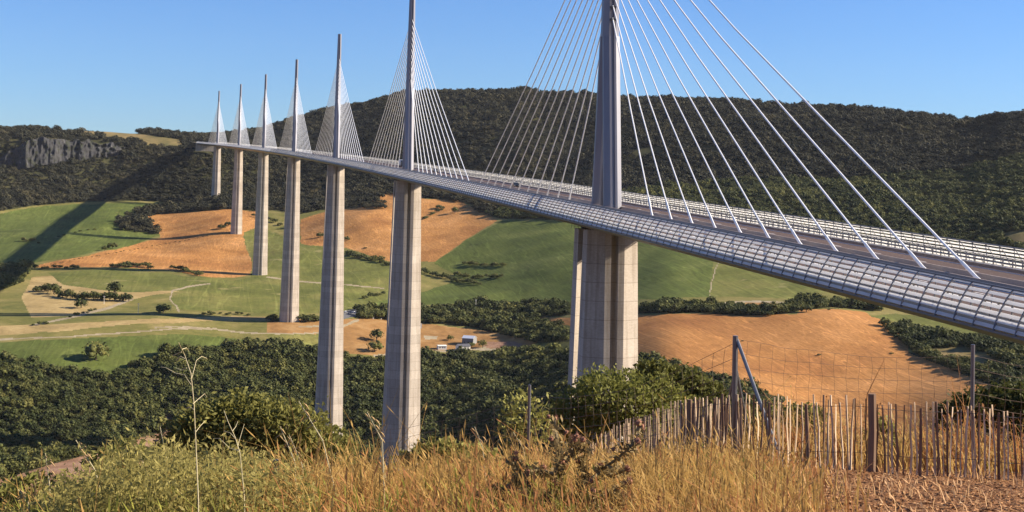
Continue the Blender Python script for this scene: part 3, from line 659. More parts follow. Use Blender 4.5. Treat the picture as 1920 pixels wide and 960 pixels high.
def hedge(pts, n, wpx, label, group, sq=.9):
    p = np.array(pts, float); L = np.concatenate([[0], np.cumsum(np.linalg.norm(np.diff(p, axis=0), axis=1))])
    for i in range(n):
        l = (i+rnd.uniform(.2, .8))/n*L[-1]; px = np.interp(l, L, p[:, 0]); py = np.interp(l, L, p[:, 1])+rnd.uniform(-1, 1)
        P = hit(px, py); r = wpx*rnd.uniform(.65, 1.25)*mpp(P)/2; tree(P, r, label, 'bush', 'bush', group, squash=sq*rnd.uniform(.8, 1.1))
hedge([(208,502),(268,500),(284,506)], 12, 13, 'dark bush in the hedge under the left end of the orange field', 'bushes of the long hedge under the orange field')
hedge([(322,504),(338,507),(378,520)], 9, 13, 'dark bush in the short hedge left of the fifth pier', 'bushes of the short hedge left of the fifth pier')
hedge([(62,506),(100,503),(150,504)], 8, 9, 'low bush in the sparse hedge at the far left of the orange field', 'bushes of the sparse left hedge')
hedge([(64,548),(85,545),(110,556),(140,562),(170,562),(200,563),(245,566)], 22, 19, 'dark tree in the slanting row across the yellow meadow at left', 'trees of the slanting meadow row', 1.)
hedge([(60,612),(80,608),(95,606)], 4, 8, 'low bush beside the track at the far left', 'bushes beside the left track')
hedge([(130,596),(160,588),(180,582)], 7, 8, 'low bush along the track on the yellow meadow', 'bushes along the meadow track')
hedge([(375,590),(400,590),(440,590),(470,592)], 9, 8, 'scrubby bush in the row left of the fourth pier', 'scrub row left of the fourth pier')
hedge([(500,600),(515,602)], 3, 15, 'dark bush against the left foot of the fourth pier', 'bushes at the foot of the fourth pier')
hedge([(564,603),(580,603),(600,602)], 6, 16, 'dark bush between the third and fourth piers', 'bushes between the third and fourth piers')
hedge([(648,474),(665,482),(690,487),(715,492),(734,499)], 18, 11, 'bush in the hedge below the middle orange field', 'hedge bushes below the middle orange field')
hedge([(792,512),(830,522),(855,528),(880,532),(900,535)], 16, 12, 'bush in the hedge running into the big green field', 'hedge bushes running into the green field')
hedge([(868,496),(885,499),(905,499),(950,499)], 12, 10, 'bush in the upper island of scrub in the green field', 'upper scrub island bushes')
hedge([(852,515),(880,524),(900,521),(945,521)], 13, 11, 'bush in the lower island of scrub in the green field', 'lower scrub island bushes')
hedge([(680,560),(700,556),(722,552)], 5, 11, 'light green bush between the second and third piers', 'light bushes between the second and third piers')
hedge([(735,386),(760,382)], 0, 8, '', '')
hedge([(790,416),(810,404),(825,396),(835,388)], 7, 8, 'bush on the grassy strip crossing the orange field', 'bushes on the strip across the orange field')
hedge([(75,458),(60,452),(40,454)], 5, 8, 'low bush in the shaded part of the left green field', 'bushes in the shaded left field')
hedge([(100,448),(140,436),(190,428)], 6, 6, 'tiny bush on the bank across the left green field', 'bushes on the bank of the left green field', .6)
hedge([(430,436),(354,450),(283,463),(227,472),(150,486),(80,499)], 40, 3.2, 'low scrub in a thin row across the orange field at left', 'scrub row across the orange field', .5)  # thin row of low bushes running left from the sixth pier's foot
hedge([(1190,580),(1240,588),(1300,583),(1345,586),(1380,590),(1450,592)], 26, 15, 'dark bush in the hedge along the top of the big orange field', 'hedge bushes above the big orange field')
hedge([(1700,640),(1712,655),(1740,664),(1770,680),(1800,697)], 12, 19, 'dark tree in the row along the right edge of the big orange field', 'trees along the right edge of the orange field')
hedge([(470,404),(500,412),(530,425),(556,432)], 10, 9, 'bush on the dry slope between the fourth and sixth piers', 'bushes between the fourth and sixth piers')

# woods: too many trees to count, instanced crowns
def wood(name, label, dmin, dmax, step, rmin, rmax, mat=None, seed=1):
    r = np.random.default_rng(seed); xs = np.arange(-1300, 2300, step); ys = np.arange(400, 3100, step); X, Y = np.meshgrid(xs, ys)
    X = X.ravel()+r.uniform(-.5, .5, X.size)*step; Y = Y.ravel()+r.uniform(-.5, .5, Y.size)*step
    D = np.hypot(X-C[0], Y-C[1]); a = np.arctan2(X-C[0], Y-C[1]); s = (D > dmin) & (D < dmax) & (a > a0-.03) & (a < a1+.05)
    X, Y, D = X[s], Y[s], D[s]; Z = GZ(X, Y); P = np.stack([X, Y, Z], 1); pp = proj(P); m = wood_mask(pp)
    # a tree stands clear of the piers and the deck
    m &= ~((np.abs(X-CV*Y*Y/2) < 22) & (Z > SL*Y-24) & (Y < S1+60))
    m &= ~((np.abs(X-CV*Y*Y/2) < 13) & (np.abs((Y+171) % 342-171) < 15))
    cliff = (pp[:, 0] < 215) & (pp[:, 1] > 262) & (pp[:, 1] < 308); m &= ~(cliff & (vnoise(X/16, Y/16, 31) > .45))
    m &= ~((vnoise(X/26, Y/26, 17) > .86) & (D > 2100))
    # nothing grows on the hidden back of the ridges
    rr = np.stack([X, Y], 1)
    P = P[m]
    # visibility test against the ground alone
    vis = np.ones(len(P), bool); T = P+np.array([0, 0, 9.])
    for t in np.linspace(.2, .98, 40):
        q = C+(T-C)*t; vis &= (q[:, 2] > GZ(q[:, 0], q[:, 1])-3)
    P = P[vis]; n = len(P); print(name, n)
    me = bpy.data.meshes.new(name); me.vertices.add(n); me.vertices.foreach_set('co', P.astype(np.float32).ravel())
    for an, ty, val in (('tsc', 'FLOAT', (rmin+(rmax-rmin)*r.random(n)**2.2*(.4+1.1*vnoise(P[:, 0]/30, P[:, 1]/30, 8))).astype(np.float32)), ('trot', 'FLOAT', r.uniform(0, 6.28, n).astype(np.float32)), ('tk', 'INT', r.integers(0, 4, n).astype(np.int32))):
        at2 = me.attributes.new(an, ty, 'POINT'); at2.data.foreach_set('value', val)
    o = link(name, me); tag(o, label, 'wood', kind='stuff')
    ng = bpy.data.node_groups.new(name, 'GeometryNodeTree'); ng.interface.new_socket('Geometry', in_out='INPUT', socket_type='NodeSocketGeometry'); ng.interface.new_socket('Geometry', in_out='OUTPUT', socket_type='NodeSocketGeometry')
    nn = ng.nodes; gi = nn.new('NodeGroupInput'); go = nn.new('NodeGroupOutput'); ip = nn.new('GeometryNodeInstanceOnPoints'); jn = nn.new('GeometryNodeJoinGeometry')
    for p in protos[::-1]:
        oi = nn.new('GeometryNodeObjectInfo'); oi.transform_space = 'ORIGINAL'; oi.inputs['Object'].default_value = p; g2 = nn.new('GeometryNodeGeometryToInstance')
        ng.links.new(oi.outputs['Geometry'], g2.inputs[0]); ng.links.new(g2.outputs[0], jn.inputs[0])
    def attr(nm, ty):
        a_ = nn.new('GeometryNodeInputNamedAttribute'); a_.data_type = ty; a_.inputs['Name'].default_value = nm; return a_.outputs['Attribute']
    cx = nn.new('ShaderNodeCombineXYZ'); ng.links.new(attr('trot', 'FLOAT'), cx.inputs[2]); ng.links.new(cx.outputs[0], ip.inputs['Rotation'])
    ng.links.new(attr('tsc', 'FLOAT'), ip.inputs['Scale']); ng.links.new(attr('tk', 'INT'), ip.inputs['Instance Index']); ip.inputs['Pick Instance'].default_value = True
    ng.links.new(gi.outputs[0], ip.inputs['Points']); ng.links.new(jn.outputs[0], ip.inputs['Instance'])
    if mat:
        sm = nn.new('GeometryNodeSetMaterial'); sm.inputs['Material'].default_value = mat; ng.links.new(ip.outputs[0], sm.inputs[0]); ng.links.new(sm.outputs[0], go.inputs[0])
    else: ng.links.new(ip.outputs[0], go.inputs[0])
    md = o.modifiers.new('scatter', 'NODES'); md.node_group = ng
    return o
wood('wood', 'dense dark oak wood covering the valley slope behind the nearest piers', 330, 1290, 4.7, 1.9, 5.4, seed=2)
wood('wood', 'tree belts between the fields in the middle of the valley', 1290, 2000, 5.4, 2.0, 5.6, seed=3)
wood('forest', 'dark forest covering the long hill behind the viaduct', 2000, 3100, 6.6, 2.0, 6.4, mat=LF['hill'], seed=4)

# ---------------------------------------------------------------- cliffs
cpx = np.arange(-60, 236, 1.6); rows = 26
yb = np.interp(cpx, [-60, 0, 40, 80, 120, 170, 236], [300, 312, 314, 306, 300, 296, 286]); yt = np.interp(cpx, [-60, 0, 20, 60, 70, 100, 160, 236], [292, 298, 276, 264, 260, 259, 261, 274])+(vnoise(cpx/11, cpx*0, 71)-.5)*11
CV_, CQ = [], []
for i, x in enumerate(cpx):
    B = hit(x, yb[i], 2200); dv = (C-B)[:2]; Ld = np.linalg.norm(dv); dv /= Ld; hh = (yb[i]-yt[i])*Ld/F+4
    but = (vnoise(np.array(x/17.), np.array(3.3), 41)**1.5)*26+vnoise(np.array(x/6.), np.array(1.2), 42)*9-8
    for j in range(rows):
        t = j/(rows-1); q = but*(1-.35*t)+(vnoise(np.array(x/3.5), np.array(t*9), 43)-.5)*6+(vnoise(np.array(x/9.), np.array(t*4), 45)-.5)*9-t*7
        if j >= rows-2: q -= 26*(j-rows+3)
        CV_.append([B[0]+dv[0]*q, B[1]+dv[1]*q, B[2]-4+hh*min(t, 1-2/(rows-1)*.9)])
n = len(cpx); ii = np.arange(n*rows).reshape(n, rows); CQ = np.stack([ii[:-1, :-1], ii[1:, :-1], ii[1:, 1:], ii[:-1, 1:]], -1).reshape(-1, 4)
x = N('limestone cliff'); n1 = x.noise(.10, 6, .7, stretch=(1, 1, .6)); n2 = x.noise(.11, 5, .7)
col = x.ramp(n1, [(.38, (.034, .034, .037)), (.62, (.058, .057, .057)), (.78, (.27, .26, .24))]); mk = x.ramp(n2, [(.52, (0, 0, 0)), (.6, (1, 1, 1))]); col = x.mix(mk, col, (.03, .034, .02)); x.bump(n1, .9, 3)  # cliff shade put into the dark rock tones, lit edges into the pale slivers
b = link('cliff', fastmesh('cliff', np.array(CV_), CQ, x.out(col, .95, 0, .1), False))
tag(b, kind='structure')


# ---------------------------------------------------------------- farm buildings, poles
def house(px, py, wpx, dep, hgt, roofh, rz, wall, roof, label):
    P = hit(px, py); wd = wpx*mpp(P); t = empty('house', P, rz); tag(t, label, 'house')
    b = MB(); b.box((0, 0, hgt/2-.5), (wd, dep, hgt+1)); b.add([(-wd/2, -dep/2, hgt), (-wd/2, dep/2, hgt), (-wd/2, 0, hgt+roofh)], [(0, 1, 2)]); b.add([(wd/2, -dep/2, hgt), (wd/2, dep/2, hgt), (wd/2, 0, hgt+roofh)], [(0, 2, 1)]); b.build('wall', wall, t)
    b = MB()
    for sy in (-1, 1):
        b.add([(-wd/2-.3, sy*(dep/2+.4), hgt-.15), (wd/2+.3, sy*(dep/2+.4), hgt-.15), (wd/2+.3, 0, hgt+roofh+.1), (-wd/2-.3, 0, hgt+roofh+.1), (-wd/2-.3, sy*(dep/2+.4), hgt+.0), (wd/2+.3, sy*(dep/2+.4), hgt+.0), (wd/2+.3, 0, hgt+roofh+.25), (-wd/2-.3, 0, hgt+roofh+.25)], [(0, 1, 2, 3), (4, 5, 6, 7), (0, 1, 5, 4), (0, 3, 7, 4), (1, 2, 6, 5)])
    b.build('roof', roof, t)
    for k in (-.28, .05, .3):
        b = MB(); b.box((wd*k, -dep/2-.03, 1.7), (wd*.1, .1, 1.3)); b.build('window' if k != .05 else 'door', GLASS, t)
WW = simple('white wall', (.72, .68, .6), .8); GR = simple('slate roof', (.10, .10, .11), .7); WR = simple('white sheet roof', (.62, .66, .72), .45, .3)
house(868, 656, 24, 7, 3.4, 1.6, .25, WW, GR, 'low white farmhouse with dark grey roof right of the second pier')
house(828, 655, 16, 6, 3.0, .5, .1, WW, WW, 'plain white shed beside the grey roofed farmhouse')
house(880, 645, 22, 10, 5.5, 1.8, -.5, simple('barn wall', (.2, .2, .19), .8), WR, 'barn with shiny white sheet roof among trees behind the farmhouse')
P = hit(789, 617); t = empty('sign_panel', P); tag(t, 'small upright white panel at the right edge of the second pier', 'panel')
b = MB(); b.box((0, 0, 3), (1.9, .3, 4.6)); b.build('panel', WW, t); b = MB(); b.box((0, .2, .5), (.3, .2, 2)); b.build('post', STEEL, t)
def pole(px, py, hpx, label, arm=True):
    P = hit(px, py); h = hpx*mpp(P); t = empty('utility_pole', P); tag(t, label, 'pole')
    b = MB(); b.tube([(0, 0, -.5), (0, 0, h)], [.24, .16], 6); b.build('pole', WW, t)
    if arm: b = MB(); b.box((0, 0, h-.5), (2.2, .25, .3)); b.build('crossarm', WW, t)
pole(892, 582, 20, 'white pole rising above the trees behind the farm')
pole(195, 570, 14, 'short pale pole in the slanting tree row on the left meadow')
pole(259, 588, 18, 'slender pale pole on the meadow left of the bushy tree')
for i, (x, y) in enumerate([(700, 599), (715, 600)]):
    P = hit(x, y); t = empty('road_marker', P); tag(t, ['larger', 'smaller'][i]+' white block sign beside the road left of the second pier', 'road marker')
    b = MB(); b.box((0, 0, .8), (1.3-.4*i, .3, 1.5)); b.build('panel', WW, t); b = MB(); b.box((0, .2, .2), (.15, .1, 1)); b.build('post', STEEL, t)
mats = [simple('car white', (.7, .7, .7), .3), simple('car grey', (.3, .3, .32), .3)]
for i, (x, y, lb) in enumerate([(648, 586, 'white'), (656, 589, 'grey'), (663, 587, 'white')]):
    P = hit(x, y); t = empty('parked_car', P+np.array([0, 0, .3]), .6*i); tag(t, ['white car parked at the left of the small car park by the third pier', 'grey car parked in the middle of the small car park', 'white car parked at the right of the small car park under the trees'][i], 'car')
    b = MB(); b.box((0, 0, .6), (1.8, 4.2, .7)); b.box((0, .2, 1.2), (1.5, 2.2, .5)); b.build('body', mats[i % 2], t)
    b = MB()
    for wx in (-.8, .8):
        for wy in (-1.3, 1.3): wheel(b, wx, wy, .32, .2)
    b.build('wheels', TYRE, t)

# ---------------------------------------------------------------- near fences
def nearP(px, D):
    """ground point seen in direction px at distance D"""
    r = ray(px, 860); k = D/math.hypot(r[0], r[1]); x, y = C[0]+r[0]*k, C[1]+r[1]*k; return gpt(x, y)
FL = [(985,38),(1100,33),(1200,28.5),(1280,25.6),(1385,23),(1500,22.4),(1634,22.3),(1800,22.8),(1960,23.4)]
fpx = np.array([p[0] for p in FL], float); fD = np.array([p[1] for p in FL])
G = np.array([nearP(p, d) for p, d in FL]); Lf = np.concatenate([[0], np.cumsum(np.linalg.norm(np.diff(G[:, :2], axis=0), axis=1))])
def onf(l):
    x = np.interp(l, Lf, G[:, 0]); y = np.interp(l, Lf, G[:, 1]); return gpt(x, y)
FE = empty('paling_fence', onf(0)); tag(FE, 'rustic chestnut paling fence of thin uneven upright stakes along the slope edge', 'fence')
fo = onf(0)
l = .05; k = 0; nst = 0
ls = []
while l < Lf[-1]:
    ls.append(l); l += (rnd.uniform(.052, .098) if rnd.random() < .95 else .15)*(1.7 if l < 12 else 1)
far_st = MB(); PALEW = N('peeled chestnut'); _g = PALEW.noise(11, 5, .7, stretch=(1, 1, .12)); PALEW = PALEW.out(PALEW.ramp(_g, [(.3, (.30, .20, .12)), (.5, (.52, .38, .24)), (.7, (.74, .59, .41))]), .8)
for i, l in enumerate(ls):
    near = i >= len(ls)-100
    p = onf(l)-fo; h = rnd.uniform(1.0, 1.16); b = MB() if near else far_st; w0 = rnd.uniform(.015, .026); ox, oy = rnd.uniform(-.03, .03), rnd.uniform(-.03, .03); bx = rnd.uniform(-.018, .018)
    pale = rnd.random() < .55; ang = rnd.uniform(.35, 1.0) if pale else rnd.uniform(-1.2, .1)
    ux = np.array([math.cos(ang), math.sin(ang), 0]); uy = np.array([-math.sin(ang), math.cos(ang), 0]); wx = w0*rnd.uniform(.8, 1.3); wy = w0*rnd.uniform(.4, .8); tl = rnd.uniform(-.05, .02)*h; rings = []
    for f_, dx in ((-.07, 0), (.3, bx), (.62, -bx*.5+ox*.4), (.85, ox*.8+bx*.3), (1, ox)):
        c_ = p+np.array([dx-tl*(1-f_), oy*f_, h*f_]); k_ = (1.05-.25*max(f_, 0))*rnd.uniform(.9, 1.1); rings.append([c_-ux*wx*k_, c_-uy*wy*k_-ux*wx*.3*k_, c_-uy*wy*k_+ux*wx*.6*k_, c_+ux*wx*k_, c_+uy*wy*k_])
    b.loft(rings); mt_ = PALEW if pale else WOOD
    if near: b.build('stake', mt_, FE)
tag(far_st.build('stake', simple('weathered stakes', (.36, .26, .165), .85), FE), kind='stuff'); nst = len(ls)
print('stakes', nst)
for px, D, w0, h in ((1634, 22.25, .066, 1.19), (1292, 25.2, .045, 1.12)):
    p = nearP(px, D)-fo; b = MB(); b.tube([p+[0, 0, -.2], p+[.01, 0, .6], p+[0, .01, h]], [w0, w0*.97, w0*.95], 8); b.build('post', simple('fence post wood', (.20, .125, .075), .9), FE)
b = MB()
for hz in (.28, .98):
    pts = [onf(l)-fo+[0, .03*math.sin(l*9), hz+.01*math.sin(l*4)] for l in np.arange(0, Lf[-1], .25)]; b.tube(pts, .004, 4)
b.build('wire', DARK, FE)
# galvanised stock fence
pm = [nearP(1375, 24.6), nearP(1822, 25.2), nearP(2150, 27.)]
SF = empty('wire_fence', pm[0]); tag(SF, 'tall wire mesh fence on galvanised steel posts behind the paling fence', 'fence'); so_ = pm[0]
hp = 2.13
def rel(p, dz=0): return p-so_+np.array([0, 0, dz])
lefts = [nearP(990, 32.), nearP(700, 33), nearP(430, 34)]
for p, h in ((pm[0], hp+.02), (pm[1], hp), (lefts[0], 2.25)):
    b = MB(); b.tube([rel(p, -.3), rel(p, h)], .05 if p is pm[0] else .036, 8); b.build('post', STEEL, SF)
for (tx, tz, ex, eD) in ((1378, 2.08, 1472, 23.7), (1376, 1.62, 1415, 25.4), (1372, 1.35, 1335, 25.4)):
    a_ = nearP(tx, 24.6); e_ = nearP(ex, eD); b = MB(); b.tube([rel(a_, tz), rel(e_, -.1)], .03, 8); b.build('brace', STEEL, SF)
WIRE = simple('fence wire', (.20, .14, .10), .6, .5)
def meshwire(p0, p1, h0, h1, rows, dx, r=.0028, sag=.12):
    b = MB(); L = np.linalg.norm((p1-p0)[:2]); n = max(3, int(L/dx))
    def pt(t, f):
        g = p0+(p1-p0)*t; sg = math.sin(math.pi*t)*sag
        return rel(g, (h0+(h1-h0)*t-sg)*f+.04*vnoise(np.array(t*9), np.array(f*5), 3)+.01)
    for j in range(rows+1): b.tube([pt(t, j/rows) for t in np.linspace(0, 1, n+1)], r, 3, False)
    for i in range(n+1): b.tube([pt(i/n+.004*math.sin(j*2.+i), j/rows) for j in range(rows+1)], r*.85, 3, False)
    b.build('wire_mesh', WIRE, SF)
meshwire(pm[0], pm[1], 2.05, 1.9, 9, .2); meshwire(pm[1], pm[2], 1.9, 1.9, 9, .3)
meshwire(lefts[0], pm[0], 1.95, 2.0, 8, .35, .0045, .35); meshwire(lefts[1], lefts[0], 1.7, 1.95, 8, .4, .0045, .1); meshwire(lefts[2], lefts[1], 1.6, 1.7, 8, .45, .0045, .1)
# small green stake at left
p = at(517, 925, 9.6); p = gpt(p[0], p[1]); t = empty('metal_stake', p); tag(t, 'short grey green metal stake standing in the grass at lower left', 'stake')
top = at(517, 866, math.hypot(p[0]-C[0], p[1]-C[1]))[2]-p[2]
b = MB(); b.box((0, 0, top/2-.1), (.035, .035, top+.2)); b.build('shaft', simple('green steel', (.16, .19, .17), .5, .3), t)
b = MB(); b.box((0, 0, top), (.05, .05, .03)); b.build('cap', DARK, t)

# ---------------------------------------------------------------- near vegetation
def leafset(c, rad, n, size, seed, long=1.8, shell=.55, upb=.3):
    """n leaf blades (quads folded on the midrib) spread through lumpy volumes"""
    r = np.random.default_rng(seed); c = np.asarray(c, float)
    d = r.normal(size=(n, 3)); d /= np.linalg.norm(d, axis=1)[:, None]; q = r.uniform(shell, 1, n)**.6
    az_ = np.arctan2(d[:, 1], d[:, 0]); lump = .5+.55*vnoise(az_*2.2+seed, d[:, 2]*2.4+9, seed)+.45*vnoise(az_*7+seed, d[:, 2]*7+9, seed+1)
    sp = r.random(n) < .12; lump = np.where(sp, lump*r.uniform(1, 1.35, n), lump)
    P = c+d*np.array(rad)*(q*lump)[:, None]
    t = r.normal(size=(n, 3))+np.array([0, 0, upb])+d*.5; t /= np.linalg.norm(t, axis=1)[:, None]; s = np.cross(t, r.normal(size=(n, 3))); s /= np.linalg.norm(s, axis=1)[:, None]
    sz = size*r.uniform(.6, 1.3, n)[:, None]
    v = np.stack([P-t*sz*long/2, P+s*sz*.42, P+t*sz*long/2, P-s*sz*.42], 1)
    return v.reshape(-1, 3)
def quads(Vs): Vv = np.concatenate(Vs); return Vv, np.arange(len(Vv)).reshape(-1, 4)
def bush(name, label, D, blobs, n, size, m, seed, base=None, trunk=True):
    """blobs: (px, py centre, half width px, half height px)"""
    Vs = []; cx = np.mean([q[0] for q in blobs]); by = max(q[1]+q[3] for q in blobs)
    B = at(cx, by, D); B = gpt(B[0], B[1]); t = empty(name, B); tag(t, label, 'bush'); br = MB(); r = random.Random(seed)
    tot = sum(q[2]*q[3] for q in blobs)
    for i, (px, py, hw, hh) in enumerate(blobs):
        dd = D+r.uniform(-.5, .5); c = at(px, py, dd)-B; k = dd/F; Vs.append(leafset(c, (hw*k*1.22, hw*k, hh*k*1.2), int(n*hw*hh/tot)+20, size, seed+i))
        br.tube([(r.uniform(-.1, .1), r.uniform(-.1, .1), -.2), c*.5+np.array([r.uniform(-.1, .1), 0, 0]), c], [.05, .035, .012], 5)
        for _ in range(4): br.tube([c*.7, c+np.array([r.uniform(-.8, .8)*hw*k, r.uniform(-.5, .5)*hw*k, r.uniform(0, .8)*hh*k])], [.016, .006], 4)
    Vv, Qq = quads(Vs); link('foliage', fastmesh('foliage', Vv, Qq, m), t); br.build('stem', BARK, t)
bush('olive_bush', 'tall silvery olive green bush rising in front of the nearest pier', 36, [(1125,735,42,38),(1150,760,52,45),(1090,775,45,42),(1190,770,48,42),(1130,810,70,40),(1235,750,42,38),(1250,790,40,36),(1180,720,22,22),(1060,790,28,30)], 13000, .07, LF['olive'], 5)
bush('broadleaf_bush', 'large dark green bush with broad pale edged leaves at lower left', 24, [(455,775,55,30),(400,800,60,38),(480,800,70,42),(540,800,55,36),(590,830,50,32),(360,830,50,34),(500,845,80,34),(620,850,40,24)], 13000, .058, LF['broad'], 15)
bush('dark_bush', 'dark bushes below the big orange field just behind the steel brace post', 70, [(1230,715,40,32),(1275,720,42,24),(1320,738,36,20),(1290,758,66,26),(1355,758,26,16),(1380,772,28,14)], 9000, .15, LF['dark'], 25)
bush('dark_bush', 'dark bush at the right edge behind the second steel post', 60, [(1850,765,50,28),(1900,755,46,26),(1800,785,40,24),(1940,780,50,40),(1790,775,26,16)], 7000, .13, LF['dark'], 35)
bush('shrub', 'dark shrub behind the left part of the paling fence by the braced post', 28, [(1420,835,30,42),(1405,800,22,22),(1440,860,26,30)], 2600, .07, LF['dark'], 45)
bush('shrub', 'purplish dark shrub behind the thick wooden post', 26, [(1655,835,26,38),(1670,860,24,30)], 2000, .06, LF['dark'], 55)
bush('shrub', 'sparse yellow green shrub beside the thin left steel post', 33, [(985,770,34,34),(1010,800,28,28),(960,800,24,30)], 700, .08, LF['olive'], 65)
bush('shrub', 'low green bush at the crest right of the second pier foot', 30, [(830,850,42,22),(880,856,40,20),(790,862,36,18)], 3000, .075, LF['dark'], 75)
bush('shrub', 'low bushes behind the fence left of the thick wooden post', 34, [(1500,782,36,18),(1450,780,26,18),(1480,800,48,24)], 2600, .09, LF['dark'], 85)
bush('shrub', 'dark shrub at the left edge above the pale weeds', 12, [(60,930,60,30),(10,945,40,26),(240,850,36,20),(200,865,30,18)], 3000, .03, LF['dark'], 105)

def weeds(name, label, n, pick, hmin, hmax, leaf, m, seed):
    """leafy upright weeds: a stalk with small blades all along it"""
    r = np.random.default_rng(seed); px = r.uniform(-60, 1300, n*3); D = r.uniform(7.2, 15, n*3)
    rr = ray(px, np.full(px.shape, 900.)); k = D/np.hypot(rr[0], rr[1]); X = C[0]+rr[0]*k; Y = C[1]+rr[1]*k; s_ = pick(px, D, X, Y, r); X, Y, D, px = X[s_][:n], Y[s_][:n], D[s_][:n], px[s_][:n]
    n = len(X); B = np.stack([X, Y, GZ(X, Y)], 1); h = r.uniform(hmin, hmax, n)*(.45+.75*vnoise(X/.9, Y/.9, seed))*np.interp(px, [0, 70, 140, 300, 450, 640], [.28, .34, .68, .82, .76, .55]); ln = r.normal(size=(n, 2))*.16; V_ = []
    for j in range(26):
        t = (.12+.9*r.random(n)**.8)[:, None]; P = B+np.concatenate([ln*h[:, None]*t, h[:, None]*t], 1)+r.normal(size=(n, 3))*.028
        d = r.normal(size=(n, 3))*np.array([1, 1, .5])+np.array([0, 0, .55]); d /= np.linalg.norm(d, axis=1)[:, None]; q = np.cross(d, r.normal(size=(n, 3))); q /= np.linalg.norm(q, axis=1)[:, None]; sz = leaf*r.uniform(.5, 1.3, n)[:, None]
        V_.append(np.stack([P, P+d*sz*.9+q*sz*.3, P+d*sz*2, P+d*sz*.9-q*sz*.3], 1).reshape(-1, 3))
    top = B+np.concatenate([ln*h[:, None], h[:, None]], 1); w_ = np.array([.0022, .001, 0]); V_.append(np.stack([B-w_, B+w_, top+w_*.5, top-w_*.5], 1).reshape(-1, 3))
    Vv, Qq = quads(V_); tag(link(name, fastmesh(name, Vv, Qq, m)), label, 'weeds', kind='stuff')
weeds('weeds', 'tangled yellow green leafy weeds filling the lower left corner', 3400, lambda px, D, X, Y, r: (px < 640-r.random(len(px))*220) & (D < 10+2.5*np.clip(px/400, 0, 1)) & (vnoise(X/.5, Y/.5, 61) > .22), .18, .62, .021, LF['lime'], 95)
weeds('weeds', 'scattered low green weeds among the dry grass in the middle', 900, lambda px, D, X, Y, r: (px > 500) & (vnoise(X/.8, Y/.8, 62) > .62), .12, .38, .017, LF['lime'], 96)
# dry grass: uncountable blades
def grass(name, label, n, m, pick, hmin, hmax, wd, seed, lean=.35):
    r = np.random.default_rng(seed); px = r.uniform(-40, 1960, n*3); D = 6.3+(r.random(n*3)**1.35)*22
    P = np.array([0.])
    rr = ray(px, np.full(px.shape, 900.)); k = D/np.hypot(rr[0], rr[1]); X = C[0]+rr[0]*k; Y = C[1]+rr[1]*k
    s = pick(px, D, X, Y, r); X, Y, D, px = X[s][:n], Y[s][:n], D[s][:n], px[s][:n]; n = len(X); Z = GZ(X, Y)
    # blades gather in tufts that fan outwards
    cx_ = np.floor(X/.16)*.16+.16*vnoise(X/.16//1*7.3, Y/.16//1*3.1, 51); cy_ = np.floor(Y/.16)*.16+.16*vnoise(X/.16//1*5.7, Y/.16//1*8.9, 52)
    pull = r.uniform(.2, .95, n); X = X+(cx_-X)*pull; Y = Y+(cy_-Y)*pull; Z = GZ(X, Y)
    B = np.stack([X, Y, Z], 1); h = r.uniform(hmin, hmax, n)*(.25+.7*vnoise(X/1.3, Y/1.3, seed)+.9*vnoise(np.floor(X/.16)*1.7, np.floor(Y/.16)*2.3, seed+1)**2); h *= np.where(r.random(n) < .04, 1.7, 1); th = r.uniform(0, 6.28, n)
    dirv = np.stack([np.cos(th)-.25, np.sin(th)*.8, np.zeros(n)], 1)*(lean*r.uniform(.2, 2.6, n))[:, None]; sd_ = np.stack([-np.sin(th), np.cos(th), np.zeros(n)], 1)*(wd*np.clip(D/9, .8, 2.4))[:, None]
    upv = np.array([0, 0, 1.])
    p1 = B+(dirv*.3+upv*.55)*h[:, None]; p2 = B+(dirv*1.0+upv*(.98-.25*np.clip(np.linalg.norm(dirv, axis=1), 0, 1))[:, None])*h[:, None]
    Vv = np.stack([B-sd_, B+sd_, p1+sd_*.8, p1-sd_*.8, p2+sd_*.25, p2-sd_*.25], 1).reshape(-1, 3)
    i0 = np.arange(n)*6; Qq = np.concatenate([np.stack([i0, i0+1, i0+2, i0+3], 1), np.stack([i0+3, i0+2, i0+4, i0+5], 1)])
    VV = [Vv]; QQ = [Qq]
    # seed heads
    hs = r.random(n) < .3; p = p2[hs]; s2 = sd_[hs]*1.7; d2 = (p2[hs]-p1[hs]); d2 /= np.linalg.norm(d2, axis=1)[:, None]; ln = (.05+.06*r.random(hs.sum()))[:, None]
    H = np.stack([p, p+d2*ln*.4+s2, p+d2*ln, p+d2*ln*.4-s2], 1).reshape(-1, 3); VV.append(H); QQ.append(np.arange(len(H)).reshape(-1, 4)+len(Vv))
    o = link(name, fastmesh(name, np.concatenate(VV), np.concatenate(QQ), m)); tag(o, label, 'grass', kind='stuff'); return o
def fx(px, D): return np.interp(px, fpx, fD, left=60, right=24)
STRAW = leaf_mat('dry grass', (.20, .10, .028), (.52, .33, .10), (.92, .74, .38), .4, 22)
STRAW2 = leaf_mat('red brown grass', (.18, .075, .028), (.44, .20, .07), (.80, .52, .26), .4, 18)
GREENG = leaf_mat('fresh grass', (.10, .12, .02), (.30, .29, .05), (.60, .54, .16), .4, 16)
crest = lambda px, D: D < np.interp(px, [0, 560, 700, 900, 1000, 1100, 1300, 1400], [11, 12.5, 14.5, 17, 19, 21, 24, 30])
mul = lambda px, D: (px > 1370+(22.5-D)*6) & (D < 26)            # bare mulch to the right
